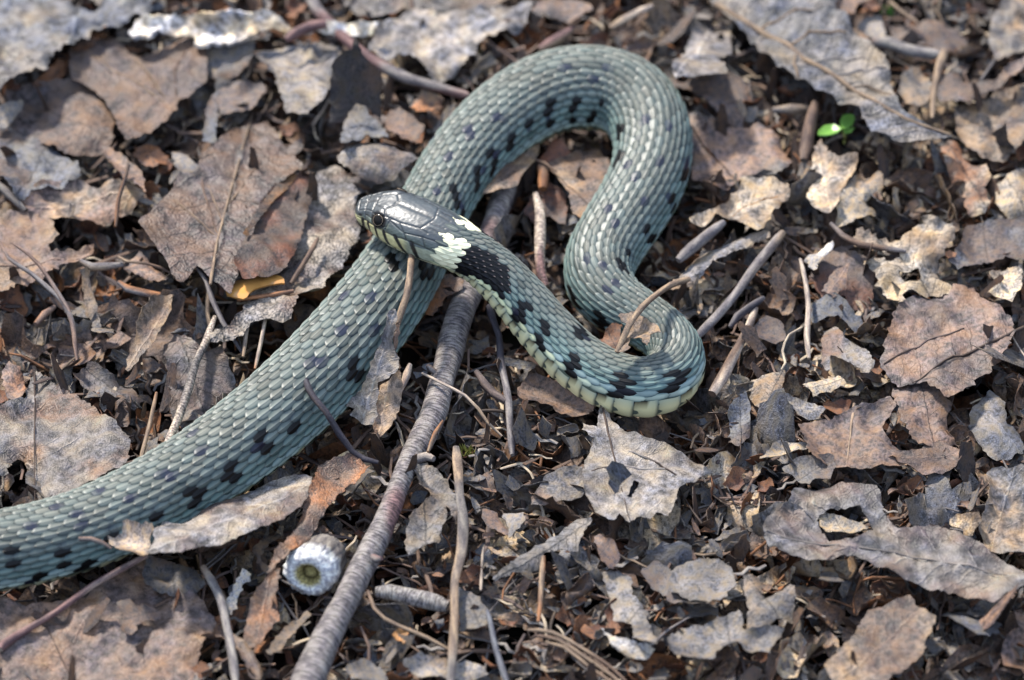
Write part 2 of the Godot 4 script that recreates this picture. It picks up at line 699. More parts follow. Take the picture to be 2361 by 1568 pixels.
# the dark marks on the skin: cm from the snout, degrees round from the back line (left flank positive), radius in cm
const BLOT_A := [20.60, -10, 0.09, 19.65, -12, 0.11, 19.60, -22, 0.10, 21.50, -4, 0.11, 19.80, -30, 0.11, 22.40, -8, 0.07, 18.30, 14, 0.07, 18.40, -20, 0.13, 23.10, -6, 0.09, 23.35, 56, 0.09, 17.25, -14, 0.14, 17.05, 24, 0.10, 23.85, -2, 0.13, 23.95, -12, 0.10, 24.05, 64, 0.11, 16.15, -6, 0.08, 16.05, 26, 0.11, 24.80, 0, 0.13, 15.25, -2, 0.11, 14.85, 24, 0.12, 14.25, -10, 0.12, 25.95, 0, 0.07, 26.05, -10, 0.12, 13.90, 14, 0.11, 12.70, -24, 0.09, 12.50, 2, 0.07, 11.90, -18, 0.13, 11.95, 2, 0.10, 28.65, 56, 0.12, 29.85, -10, 0.13, 30.30, 24, 0.12, 31.05, -12, 0.13, 30.45, -44, 0.10, 30.15, 24, 0.13, 31.45, 20, 0.10, 31.05, -12, 0.14, 32.10, -14, 0.13, 32.60, 22, 0.08, 33.10, -14, 0.08, 33.95, -12, 0.09, 35.50, 24, 0.14, 34.80, -14, 0.10, 35.70, -16, 0.11, 35.80, -16, 0.09, 36.70, -14, 0.11, 36.70, -24, 0.10, 37.70, -20, 0.09, 38.15, 12, 0.11, 38.85, -14, 0.11, 38.85, -24, 0.13, 39.30, 12, 0.12, 39.90, -18, 0.14, 24.50, -66, 0.13, 23.05, -24, 0.14, 19.20, 2, 0.12, 17.55, 34, 0.08, 16.60, -22, 0.13, 15.65, -24, 0.14]
const BLOT_B := [21.50, -58, 0.19, 21.60, -66, 0.18, 21.70, -76, 0.18, 20.55, -62, 0.17, 20.60, -74, 0.18, 20.65, -86, 0.18, 19.35, -70, 0.17, 19.70, -80, 0.16, 19.90, -86, 0.19, 22.35, -58, 0.19, 22.45, -66, 0.16, 23.10, -60, 0.18, 23.20, -70, 0.17, 23.25, -82, 0.16, 23.90, -54, 0.17, 24.00, -66, 0.18, 24.05, -78, 0.19, 24.70, -50, 0.16, 24.85, -58, 0.18, 24.90, -74, 0.16, 25.70, -40, 0.18, 25.85, -50, 0.17, 25.95, -64, 0.19, 17.35, -60, 0.19, 17.20, -64, 0.18, 16.20, -48, 0.19, 15.95, -44, 0.17, 16.55, 64, 0.16, 16.45, 72, 0.18, 16.35, 76, 0.16, 15.50, 66, 0.17, 15.50, 78, 0.17, 15.55, 92, 0.18, 14.30, 60, 0.16, 14.30, 72, 0.16, 14.45, 92, 0.19, 13.30, 52, 0.17, 13.25, 62, 0.19, 12.50, 34, 0.19, 12.25, 32, 0.17, 12.45, -80, 0.17, 12.40, -88, 0.18, 12.35, -92, 0.18, 11.75, -82, 0.18, 11.65, -88, 0.18, 11.70, -108, 0.18, 6.20, 10, 0.19, 6.35, 18, 0.18, 4.85, 70, 0.17, 4.95, 80, 0.18, 4.95, 90, 0.17]
const BLOT_C := [5.00, 102, 0.17, 5.65, 72, 0.19, 5.70, 80, 0.18, 5.75, 96, 0.18, 5.75, 108, 0.16, 6.65, 74, 0.17, 6.70, 84, 0.18, 6.70, 98, 0.16, 6.80, 104, 0.18, 7.85, 66, 0.18, 7.90, 76, 0.16, 7.85, 88, 0.18, 7.85, 96, 0.17, 8.85, 74, 0.18, 8.75, 86, 0.17, 8.70, 96, 0.18, 28.55, -2, 0.18, 28.70, -8, 0.16, 28.15, -46, 0.16, 28.25, -52, 0.18, 28.30, -60, 0.19, 31.50, -50, 0.17, 31.55, -58, 0.17, 31.55, -66, 0.18, 31.70, -64, 0.17, 33.60, -50, 0.17, 33.60, -58, 0.17, 33.65, -64, 0.17, 34.45, -46, 0.18, 34.50, -54, 0.17, 34.50, -62, 0.17, 35.40, -52, 0.18, 35.45, -62, 0.16, 35.40, -70, 0.18, 36.35, -60, 0.18, 36.40, -68, 0.17, 36.40, -76, 0.17, 37.30, -56, 0.18, 37.30, -64, 0.17, 38.35, -52, 0.17, 38.30, -60, 0.17, 39.40, -58, 0.18, 39.40, -68, 0.16, 39.40, -76, 0.17, 40.45, -48, 0.17, 40.45, -58, 0.19, 40.40, -66, 0.17, 39.95, -92, 0.19, 39.95, -104, 0.17, 38.95, -100, 0.17, 38.95, -108, 0.18]


# ---------- the snake ----------
const HEAD_T := [0.0, 0.012, 0.035, 0.075, 0.14, 0.21, 0.30, 0.40, 0.50, 0.64, 0.75, 0.84, 0.92, 1.0]
const HEAD_A := [0.04, 0.19, 0.29, 0.37, 0.46, 0.56, 0.655, 0.70, 0.72, 0.72, 0.695, 0.66, 0.62, 0.58]
const HEAD_B := [0.04, 0.15, 0.23, 0.29, 0.36, 0.43, 0.49, 0.525, 0.54, 0.545, 0.54, 0.54, 0.55, 0.56]
const ROW := 10.4
const LIP := 108.0
var head_len := 2.5
var step_cm := 0.05
var row_s := PackedFloat32Array()


func table(t: float, xs: Array, ys: Array) -> float:
	for i in xs.size() - 1:
		if t <= xs[i + 1]:
			return lerpf(ys[i], ys[i + 1], clampf((t - xs[i]) / (xs[i + 1] - xs[i]), 0, 1))
	return ys[-1]


func snake_path() -> void:
	# x, y in the view, height and radius in cm, from the snout to where the body leaves the picture
	var c := [
		819, 485, 2.30, 0.5, 859.5, 488, 2.34, 0.5, 901, 497, 2.40, 0.5, 946, 516, 2.44, 0.5, 988.5, 535, 2.46, 0.5, 1035, 557, 2.42, 0.5, 1076.5, 581, 2.30, 0.575,
		1115, 607, 2.12, 0.575, 1165, 652, 1.84, 0.59, 1212, 705, 1.50, 0.62, 1265, 768, 1.15, 0.645, 1330, 832, 0.86, 0.665, 1408, 879, 0.72, 0.685, 1485, 895, 0.68, 0.69, 1543, 874, 0.68, 0.68,
		1562, 828, 0.70, 0.65, 1538, 780, 0.74, 0.62, 1483, 740, 0.78, 0.65, 1422, 703, 0.80, 0.72, 1384, 655, 0.82, 0.80, 1386, 598, 0.83, 0.84, 1421, 535, 0.86, 0.87,
		1466, 465, 0.89, 0.90, 1499, 392, 0.91, 0.925, 1504, 318, 0.93, 0.945, 1478, 255, 0.95, 0.97, 1425, 216, 0.98, 1.0, 1350, 204, 1.0, 1.02, 1270, 216, 1.0, 1.0, 1190, 256, 0.97, 0.965,
		1120, 312, 0.94, 0.92, 1056, 385, 0.92, 0.87, 1008, 465, 0.90, 0.84, 966, 545, 0.92, 0.89, 915, 640, 0.96, 0.97, 848, 735, 1.0, 1.02, 768, 828, 1.0, 1.03, 678, 918, 1.0, 1.02,
		578, 1003, 1.0, 0.99, 458, 1088, 0.97, 0.95, 328, 1163, 0.95, 0.92, 178, 1228, 0.92, 0.895, 0, 1271, 0.90, 0.885, -200, 1290, 0.88, 0.87, -420, 1285, 0.88, 0.86, -640, 1250, 0.86, 0.84]
	var p := PackedVector3Array()
	var r := PackedFloat32Array()
	for i in c.size() / 4:
		p.append(P(c[4 * i], c[4 * i + 1], c[4 * i + 2]))
		r.append(c[4 * i + 3])
	for i in 6:
		head_len = (head_len if i else 0.0) + p[i].distance_to(p[i + 1]) / CM
	var s := spline(p, r, 0.0001)
	var q: PackedVector3Array = s[0]
	var run := 0.0
	var next := 0.0
	for i in q.size():
		if i > 0:
			run += q[i].distance_to(q[i - 1]) / CM
		if run >= next:
			snake_pts.append(q[i])
			var t := run / head_len
			var a: float = s[1][i]
			var b := a
			if t < 1.0:
				a = table(t, HEAD_T, HEAD_A)
				b = table(t, HEAD_T, HEAD_B)
			snake_a.append(a)
			snake_b.append(b)
			next += step_cm
	for k in 3: # soften the joints between traced points
		var sm := snake_pts.duplicate()
		for i in range(3, snake_pts.size() - 3):
			sm[i] = (snake_pts[i - 3] + snake_pts[i - 1] * 2 + snake_pts[i] * 2 + snake_pts[i + 1] * 2 + snake_pts[i + 3]) / 8.0
		snake_pts = sm
	for i in snake_pts.size():
		var t := (snake_pts[mini(i + 2, snake_pts.size() - 1)] - snake_pts[maxi(i - 2, 0)]).normalized()
		var sd := t.cross(Vector3.UP).normalized()
		snake_t.append(t)
		snake_sd.append(sd)
		snake_up.append(sd.cross(t).normalized())
	var s2 := head_len * 0.84
	while s2 < (snake_pts.size() - 8) * step_cm:
		row_s.append(s2)
		s2 += clampf(0.345 * snake_at(snake_a, s2) / 0.9, 0.20, 0.40) * table(s2, [3.2, 5.5, 9.0, 11.0], [1.0, 1.28, 1.28, 1.0])


func snake_at(arr: PackedFloat32Array, s: float) -> float:
	var f := clampf(s / step_cm, 0, arr.size() - 1.001)
	return lerpf(arr[int(f)], arr[int(f) + 1], f - int(f))


# a place on the skin: s in cm from the snout, th in degrees from the back line (the left flank is positive), lifted by cm
func skin(s: float, th: float, lift := 0.0) -> Vector3:
	var f := clampf(s / step_cm, 0, snake_pts.size() - 1.001)
	var i := int(f)
	var t := f - i
	var a := lerpf(snake_a[i], snake_a[i + 1], t) + lift
	var b := lerpf(snake_b[i], snake_b[i + 1], t) + lift
	var r := deg_to_rad(th - turn_at(s))
	var sn := sin(r)
	var cs := cos(r)
	var box := 0.94 if s > head_len else lerpf(0.80, 0.94, clampf((s / head_len - 0.7) / 0.3, 0, 1))
	sn = signf(sn) * pow(absf(sn), box)
	cs = signf(cs) * pow(absf(cs), box)
	if cs < 0.0:
		cs *= 0.9
	return snake_pts[i].lerp(snake_pts[i + 1], t) + (snake_sd[i].lerp(snake_sd[i + 1], t) * (a * sn) + snake_up[i].lerp(snake_up[i + 1], t) * (b * cs)) * CM


# how far the trunk is rolled on its side: the fore part shows its belly's edge
func turn_at(s: float) -> float:
	return table(s, [2.7, 3.9, 6.0, 8.6, 10.6], [0.0, 34.0, 43.0, 40.0, 0.0])


func head_lines() -> Array:
	var l := []
	var one := [
		[0.04, 0, 0.20, 0], [0.36, 0, 0.68, 0], [0.115, 0, 0.115, 0.26], [0.045, 0.0, 0.05, 0.3], [0.05, 0.3, 0.115, 0.26], [0.115, 0.26, 0.205, 0.30], [0.205, 0, 0.205, 0.34],
		[0.205, 0.13, 0.325, 0.165], [0.325, 0.165, 0.385, 0.0], [0.325, 0.165, 0.37, 0.33], [0.205, 0.34, 0.30, 0.37], [0.30, 0.37, 0.37, 0.33],
		[0.37, 0.33, 0.50, 0.33], [0.50, 0.33, 0.66, 0.26], [0.66, 0.26, 0.70, 0.0], [0.42, 0.34, 0.40, 0.62], [0.41, 0.52, 0.36, 0.62], [0.50, 0.33, 0.565, 0.50], [0.565, 0.50, 0.60, 0.64], [0.40, 0.36, 0.565, 0.50],
		[0.565, 0.50, 0.70, 0.42], [0.66, 0.26, 0.72, 0.30], [0.70, 0.42, 0.74, 0.62], [0.70, 0.42, 0.80, 0.40], [0.60, 0.64, 0.78, 0.64], [0.72, 0.18, 0.80, 0.22], [0.70, 0.08, 0.80, 0.08],
		[0.115, 0.26, 0.13, 0.66], [0.205, 0.34, 0.22, 0.66], [0.13, 0.45, 0.215, 0.5], [0.04, 0.66, 0.42, 0.69], [0.42, 0.69, 0.60, 0.64]]
	for a in one:
		l.append([a, 0.016, 0.0])
	for a in [[0.095, 0.66, 0.10, 1.0], [0.165, 0.67, 0.185, 1.0], [0.275, 0.68, 0.32, 1.0], [0.385, 0.69, 0.44, 1.0], [0.50, 0.66, 0.60, 1.02], [0.64, 0.64, 0.70, 1.0]]:
		l.append([a, 0.05, 1.0]) # the dark bars between the lip shields
	l.append([[0.02, 1.0, 0.80, 1.03], 0.028, 1.0])
	for k in 7:
		l.append([[0.08 + 0.1 * k, 1.03, 0.11 + 0.1 * k, 1.35], 0.03, 1.0])
	return l


var blots := []


# how black the pattern is at a place: 1 in a flank bar, about half in a fleck on the back
func blackness(s: float, th: float) -> float:
	var out := 0.0
	var r := snake_at(snake_a, s)
	var rag := 0.26 * nz2.get_noise_2d(s * 420, th * 9.0) + 0.2 * nz2.get_noise_2d(s * 130 + 400, th * 3.0)
	for b in blots[clampi(int(s), 0, blots.size() - 1)]:
		var d: float = Vector2((s - b[0]) * (1.25 if b[2] > 0.155 else 0.8), deg_to_rad(th - b[1]) * r).length() / b[2]
		out = maxf(out, (1.0 if b[2] > 0.155 else 0.58) * smoothstep(1.06, 0.92, d + rag))
	return out


func snake_skin_mat(rough: float, spec: float, coat: float) -> StandardMaterial3D:
	var m := StandardMaterial3D.new()
	m.vertex_color_use_as_albedo = true
	m.roughness = rough
	m.metallic_specular = spec
	m.clearcoat_enabled = coat > 0.0
	m.clearcoat = coat
	m.clearcoat_roughness = 0.28
	return m


func build_snake() -> void:
	var v := PackedVector3Array()
	var n := PackedVector3Array()
	var uv := PackedVector2Array()
	var c := PackedColorArray()
	var idx := PackedInt32Array()
	# 1. the trunk under the scales
	var sides := 48
	var first := int(head_len * 0.84 / step_cm)
	var rows := 0
	for i in range(first, snake_pts.size() - 3, 2):
		for k in sides + 1:
			var th := -180.0 + 360.0 * k / sides
			v.append(skin(i * step_cm, th, -0.012))
			n.append((v[-1] - snake_pts[i]).normalized())
			uv.append(Vector2.ZERO)
			var tt := i * step_cm / head_len
			var sk := Color(0.018, 0.030, 0.036)
			if tt < 0.98 and tt > 0.84 and absf(th) > 11.0 and absf(th) < 95.0:
				sk = Color(0.52, 0.48, 0.30)
			elif absf(th) > 108.0:
				sk = Color(0.10, 0.12, 0.09)
			c.append(sk)
		rows += 1
	for r in rows - 1:
		for k in sides:
			var a := r * (sides + 1) + k
			var b := a + sides + 1
			idx.append_array([a, b, a + 1, b, b + 1, a + 1])
	# 2. the scales: keeled, overlapping towards the tail, nineteen rows round the back and one broad shield under the belly
	for k in 60:
		blots.append([])
	for list in [BLOT_A, BLOT_B, BLOT_C]:
		for k in list.size() / 3:
			var sb: float = list[3 * k]
			for c2 in range(maxi(0, int(sb - 0.6)), int(sb + 0.6) + 1):
				blots[c2].append([sb, list[3 * k + 1], list[3 * k + 2]])
	var qs := [-1.0, -0.72, -0.36, -0.10, 0.0, 0.10, 0.36, 0.72, 1.0]
	var np := 8
	for i in row_s.size() - 1:
		var ds := row_s[i + 1] - row_s[i]
		for j in range(-10, 12):
			var belly := j == 11
			var s0 := row_s[i] + ds * (0.5 if absi(j) % 2 == 1 else 0.0)
			var th0 := ROW * j
			var r := snake_at(snake_a, s0)
			var half := ROW * (0.63 + 0.12 * smoothstep(6.0, 10.0, absf(j)))
			var long := ds * (0.62 + 0.02 * smoothstep(6.0, 10.0, absf(j)))
			if belly:
				th0 = 180.0
				half = 180.0 - ROW * 10.4
				long = ds * 0.53
			var t := s0 / head_len
			var side := absf(th0)
			rng.seed = hash(Vector2i(i, j))
			var col := Color(0.118, 0.136, 0.119).lerp(Color(0.110, 0.170, 0.153), smoothstep(35.0, 95.0, side))
			col = col.lerp(Color(0.135, 0.126, 0.098), 0.6 * rng.randf() * smoothstep(60.0, 20.0, side))
			if absi(j) == 10:
				col = Color(0.36, 0.44, 0.37)
			elif absi(j) == 9:
				col = Color(0.225, 0.295, 0.275)
			if t < 3.2: # the yellowish throat and fore flank
				if absi(j) == 10:
					col = col.lerp(Color(0.62, 0.62, 0.36), smoothstep(3.2, 1.4, t))
				elif absi(j) == 9:
					col = col.lerp(Color(0.55, 0.58, 0.36), smoothstep(1.9, 1.2, t))
			col *= rng.randf_range(0.80, 1.22)
			if belly:
				col = Color(0.86, 0.79, 0.43) * rng.randf_range(0.92, 1.06)
			var spot := 0
			var mid_black := 0.0 if belly else blackness(s0, th0)
			if t < 0.985 and not belly and side > 11.0 and side < 95.0 and t > 0.835 + 0.02 * sin(side * 0.2) and t < 0.985:
				col = Color(0.84, 0.80, 0.52)
			elif t < 0.97 and side <= 95.0:
				col = Color(0.085, 0.10, 0.09)
			elif t >= 0.97 and t < 1.46 and not belly and side > 30.0 + 26.0 * smoothstep(1.15, 1.5, t) and side < 98.0 + 12.0 * smoothstep(1.3, 1.0, t):
				spot = 2
			var collar: bool = t < 0.985 and col.r > 0.6 and absi(j) < 10 and not belly
			if collar:
				half = ROW * 0.85
			if spot == 2:
				col = Color(0.006, 0.006, 0.008)
			elif rng.randf() < 0.05 and side < 90.0:
				col *= 0.75
			var base := v.size()
			var k9 := qs.size()
			var wob := rng.randf_range(-0.07, 0.07)
			half *= rng.randf_range(0.9, 1.12)
			long *= rng.randf_range(0.94, 1.08)
			for pi in np:
				var p := -1.0 + 2.0 * pi / (np - 1)
				var w := pow(maxf(0.0, 1.0 - pow(absf(p), 3.2)), 0.6) * (1.0 - 0.12 * p)
				if belly:
					w = 1.0
				elif p < 0.0:
					w = maxf(w, 0.25)
				for q in qs:
					var edge := pow(absf(q), 2.6)
					var z := lerpf(-0.003, 0.019, smoothstep(-1.0, 0.8, p)) - 0.015 * edge - 0.020 * pow(maxf(0.0, p), 6.0)
					var keel := 0.0 if belly or absi(j) >= 9 else 0.015 * clampf(1.0 - absf(q) / 0.12, 0, 1) * smoothstep(-1.0, -0.3, p)
					if belly:
						z = lerpf(-0.006, 0.032, smoothstep(-1.0, 0.6, p)) - 0.02 * pow(maxf(0.0, p), 8.0)
					z *= r / 0.9
					keel *= r / 0.9
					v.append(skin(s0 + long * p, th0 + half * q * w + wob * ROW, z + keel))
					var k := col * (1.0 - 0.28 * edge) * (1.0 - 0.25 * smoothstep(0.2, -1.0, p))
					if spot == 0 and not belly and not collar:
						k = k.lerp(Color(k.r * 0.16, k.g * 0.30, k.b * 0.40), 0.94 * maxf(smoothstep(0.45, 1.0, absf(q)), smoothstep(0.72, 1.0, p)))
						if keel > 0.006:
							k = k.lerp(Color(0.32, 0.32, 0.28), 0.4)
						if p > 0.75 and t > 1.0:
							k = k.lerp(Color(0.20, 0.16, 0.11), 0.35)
					if spot == 2 and t < 1.6 and p > 0.55 and absf(q) < 0.2 and side < 80.0:
						k = Color(0.26, 0.20, 0.17)
					if spot == 0 and not belly and t > 0.985:
						var bk := lerpf(mid_black, blackness(s0 + long * p, th0 + half * q * w), 0.3)
						k = k.lerp(Color(0.020, 0.024, 0.040).lerp(Color(0.004, 0.004, 0.007), smoothstep(0.5, 0.85, maxf(bk, mid_black) - 0.15)), smoothstep(0.1, 0.65, bk))
					if belly:
						var seam := smoothstep(0.66, 0.96, absf(p))
						k = k.lerp(Color(0.02, 0.04, 0.05), seam * 0.9)
						k = k.lerp(Color(0.30, 0.42, 0.38), 0.5 * smoothstep(0.75, 1.0, absf(q)))
						if i % 2 == 0 and absf(q) > 0.74 and p < 0.4:
							k = Color(0.01, 0.01, 0.014)
					k.a = 1.0
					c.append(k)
					uv.append(Vector2.ZERO)
					n.append(Vector3.ZERO)
			for pi in np - 1:
				for q in k9 - 1:
					var a := base + pi * k9 + q
					var b := a + k9
					for tr in [[a, b, a + 1], [b, b + 1, a + 1]]:
						var cr := (v[tr[1]] - v[tr[0]]).cross(v[tr[2]] - v[tr[0]])
						n[tr[0]] += cr
						n[tr[1]] += cr
						n[tr[2]] += cr
						idx.append_array(tr)
			var outw := skin(s0, th0, 0.2) - skin(s0, th0, 0.0)
			var sgn := 1.0 if n[base + 3 * k9 + 4].dot(outw) > 0 else -1.0
			for m in np * k9:
				var f := n[base + m] * sgn
				n[base + m] = f.normalized() if f.length_squared() > 1e-26 else outw.normalized()
	var body := build_mesh(v, n, uv, c, idx, snake_skin_mat(0.40, 0.30, 0.03))
	# 3. the head with its smooth shields
	v = PackedVector3Array()
	n = PackedVector3Array()
	uv = PackedVector2Array()
	c = PackedColorArray()
	idx = PackedInt32Array()
	var lines := head_lines()
	var nu := 190
	var nv := 220
	for u in nu + 1:
		var t := 0.90 * pow(float(u) / nu, 1.15)
		var a := table(t, HEAD_T, HEAD_A)
		for k in nv + 1:
			var th := -180.0 + 360.0 * k / nv
			var w := absf(th) / LIP
			var pt := Vector2(t * head_len, w * deg_to_rad(LIP) * a)
			var groove := 0.0
			var bar := 0.0
			for l in lines:
				var e: Array = l[0]
				if t < minf(e[0], e[2]) - 0.05 or t > maxf(e[0], e[2]) + 0.05 or w < minf(e[1], e[3]) - 0.1 or w > maxf(e[1], e[3]) + 0.1:
					continue
				var sc := deg_to_rad(LIP) * a
				var p1 := Vector2(e[0] * head_len, e[1] * sc)
				var p2 := Vector2(e[2] * head_len, e[3] * sc)
				var d := Geometry2D.get_closest_point_to_segment(pt, p1, p2).distance_to(pt)
				groove = maxf(groove, exp(-pow(d / 0.022, 2.0)))
				if l[2] > 0.0:
					bar = maxf(bar, smoothstep(l[1] * 1.5, l[1] * 0.8, d))
				else:
					bar = maxf(bar, 0.75 * smoothstep(l[1] * 1.4, l[1] * 0.5, d))
			var z := -0.016 * groove + 0.010 * nz.get_noise_2d(t * 260, th * 2.0) + 0.003 * nz2.get_noise_2d(t * 2400, th * 14.0)
			# brow over the eye, a hollow round it
			var er := Vector2((t - 0.305) * head_len, (w - 0.475) * deg_to_rad(LIP) * a)
			z += 0.045 * exp(-pow(Vector2((t - 0.30) * head_len, (w - 0.30) * 1.3).length() / 0.22, 2.0))
			z -= 0.05 * smoothstep(0.24, 0.12, er.length())
			v.append(skin(t * head_len, th, z * smoothstep(0.0, 0.05, t)))
			uv.append(Vector2.ZERO)
			n.append(Vector3.ZERO)
			var col := Color(0.036, 0.043, 0.046)
			col = col.lerp(Color(0.075, 0.092, 0.078), smoothstep(0.36, 0.6, w))
			var lip := smoothstep(0.665, 0.69, w - 0.02 * sin(t * 30))
			if t < 0.62:
				col = col.lerp(Color(0.56, 0.50, 0.24), lip * smoothstep(0.64, 0.56, t))
			col = col.lerp(Color(0.34, 0.36, 0.25), lip * smoothstep(0.56, 0.66, t))
			col = col.lerp(Color(0.55, 0.50, 0.24), smoothstep(0.55, 0.62, w) * smoothstep(0.13, 0.05, t))
			col = col.lerp(Color(0.30, 0.33, 0.25), 0.8 * exp(-pow(Vector2((t - 0.225) * head_len, (w - 0.56) * 1.6).length() / 0.12, 2.0)))
			col = col.lerp(Color(0.27, 0.29, 0.20), 0.8 * exp(-pow(Vector2((t - 0.385) * head_len, (w - 0.50) * 1.6).length() / 0.10, 2.0)))
			if w > 1.0:
				col = col.lerp(Color(0.66, 0.62, 0.38), smoothstep(1.0, 1.06, w))
			col *= 1.0 + 0.30 * nz.get_noise_2d(t * 420 + 60, th * 3.0) + 0.25 * nz2.get_noise_2d(t * 1900, th * 11.0)
			col = col.lerp(Color(0.012, 0.013, 0.014), bar)
			col = col.lerp(Color(0.008, 0.008, 0.008), smoothstep(0.31, 0.25, er.length()))
			col = col.lerp(Color(0.008, 0.008, 0.008), smoothstep(0.075, 0.045, Vector2((t - 0.068) * head_len, (w - 0.50) * 1.0).length()))
			col.a = 1.0
			c.append(col)
	for u in nu:
		for k in nv:
			var a := u * (nv + 1) + k
			var b := a + nv + 1
			for tr in [[a, b, a + 1], [b, b + 1, a + 1]]:
				var cr := (v[tr[1]] - v[tr[0]]).cross(v[tr[2]] - v[tr[0]])
				n[tr[0]] += cr
				n[tr[1]] += cr
				n[tr[2]] += cr
				idx.append_array(tr)
	for u in nu + 1:
		var s := n[u * (nv + 1)] + n[u * (nv + 1) + nv]
		n[u * (nv + 1)] = s
		n[u * (nv + 1) + nv] = s
		for k in nv + 1:
			var i := u * (nv + 1) + k
			var outw := v[i] - snake_pts[clampi(int(0.90 * head_len * pow(float(u) / nu, 1.15) / step_cm) + 2, 0, 999)]
			n[i] = n[i].normalized() if n[i].length_squared() > 1e-26 else -snake_t[0]
			if n[i].dot(outw) < 0:
				n[i] = -n[i]
	build_mesh(v, n, uv, c, idx, snake_skin_mat(0.40, 0.5, 0.10), body)
	var base := Vector3(snake_pts[snake_pts.size() / 2].x, 0, snake_pts[snake_pts.size() / 2].z)
	var root := thing("grass_snake", base, "grey-green grass snake with black flank bars and a cream collar, looping over the leaf litter", "snake")
	put("body", moved(body, base), root)
	for side in [1.0, -1.0]:
		var s := 0.305 * head_len
		var th: float = side * 0.475 * LIP
		var at := skin(s, th, -0.13)
		var out := (skin(s, th, 0.3) - at).normalized()
		var ball := SphereMesh.new()
		ball.radius = 0.205 * CM
		ball.height = 0.41 * CM
		ball.radial_segments = 40
		ball.rings = 20
		var wet := StandardMaterial3D.new()
		wet.albedo_color = Color(0.012, 0.011, 0.010).linear_to_srgb()
		wet.roughness = 0.06
		wet.metallic_specular = 0.2
		ball.material = wet
		var e := put("eye", ball, root)
		var b := Basis()
		b.y = out
		b.x = snake_t[int(s / step_cm)].cross(out).normalized()
		b.z = b.x.cross(b.y)
		e.transform = Transform3D(b, at - base)
		var ring := TorusMesh.new()
		ring.inner_radius = 0.117 * CM
		ring.outer_radius = 0.129 * CM
		ring.rings = 40
		ring.ring_segments = 10
		var gold := StandardMaterial3D.new()
		gold.albedo_color = Color(0.22, 0.16, 0.10).linear_to_srgb()
		gold.roughness = 0.3
		ring.material = gold
		var ri := put("iris_ring", ring, e)
		ri.position = Vector3(0, 0.162 * CM, 0)


# ---------- the ground and the loose litter ----------
func build_ground() -> void:
	var v := PackedVector3Array()
	var n := PackedVector3Array()
	var uv := PackedVector2Array()
	var c := PackedColorArray()
	var idx := PackedInt32Array()
	var g := 121
	for y in g:
		for x in g:
			var fx := (x / 60.0 - 1.0)
			var fy := (y / 60.0 - 1.0)
			# fine near the snake, stretching out to the far edge of the clearing
			var px := signf(fx) * (absf(fx) * 0.22 + pow(absf(fx), 9.0) * 30.0)
			var pz := signf(fy) * (absf(fy) * 0.22 + pow(absf(fy), 9.0) * 30.0)
			var q := Vector2(px, pz) / CM
			var h := -1.25 + 0.22 * nz.get_noise_2d(q.x * 30, q.y * 30) + 0.16 * nz2.get_noise_2d(q.x * 120, q.y * 120)
			v.append(Vector3(px, h * CM, pz))
			n.append(Vector3.ZERO)
			uv.append(q * 0.1)
			var col := Color(0.018, 0.014, 0.012) * (1.0 + 0.8 * nz2.get_noise_2d(q.x * 90 + 40, q.y * 90))
			col.a = 1
			c.append(col)
	for y in g - 1:
		for x in g - 1:
			var a := y * g + x
			for tr in [[a, a + 1, a + g], [a + 1, a + g + 1, a + g]]:
				var cr := (v[tr[2]] - v[tr[0]]).cross(v[tr[1]] - v[tr[0]])
				for w in tr:
					n[w] += cr
				idx.append_array(tr)
	for i in n.size():
		n[i] = n[i].normalized()
	var o := put("ground", build_mesh(v, n, uv, c, idx, mat("soil", 0.95, 0.2)))
	tag(o, "dark damp soil under the leaf litter", "ground", "", "structure")


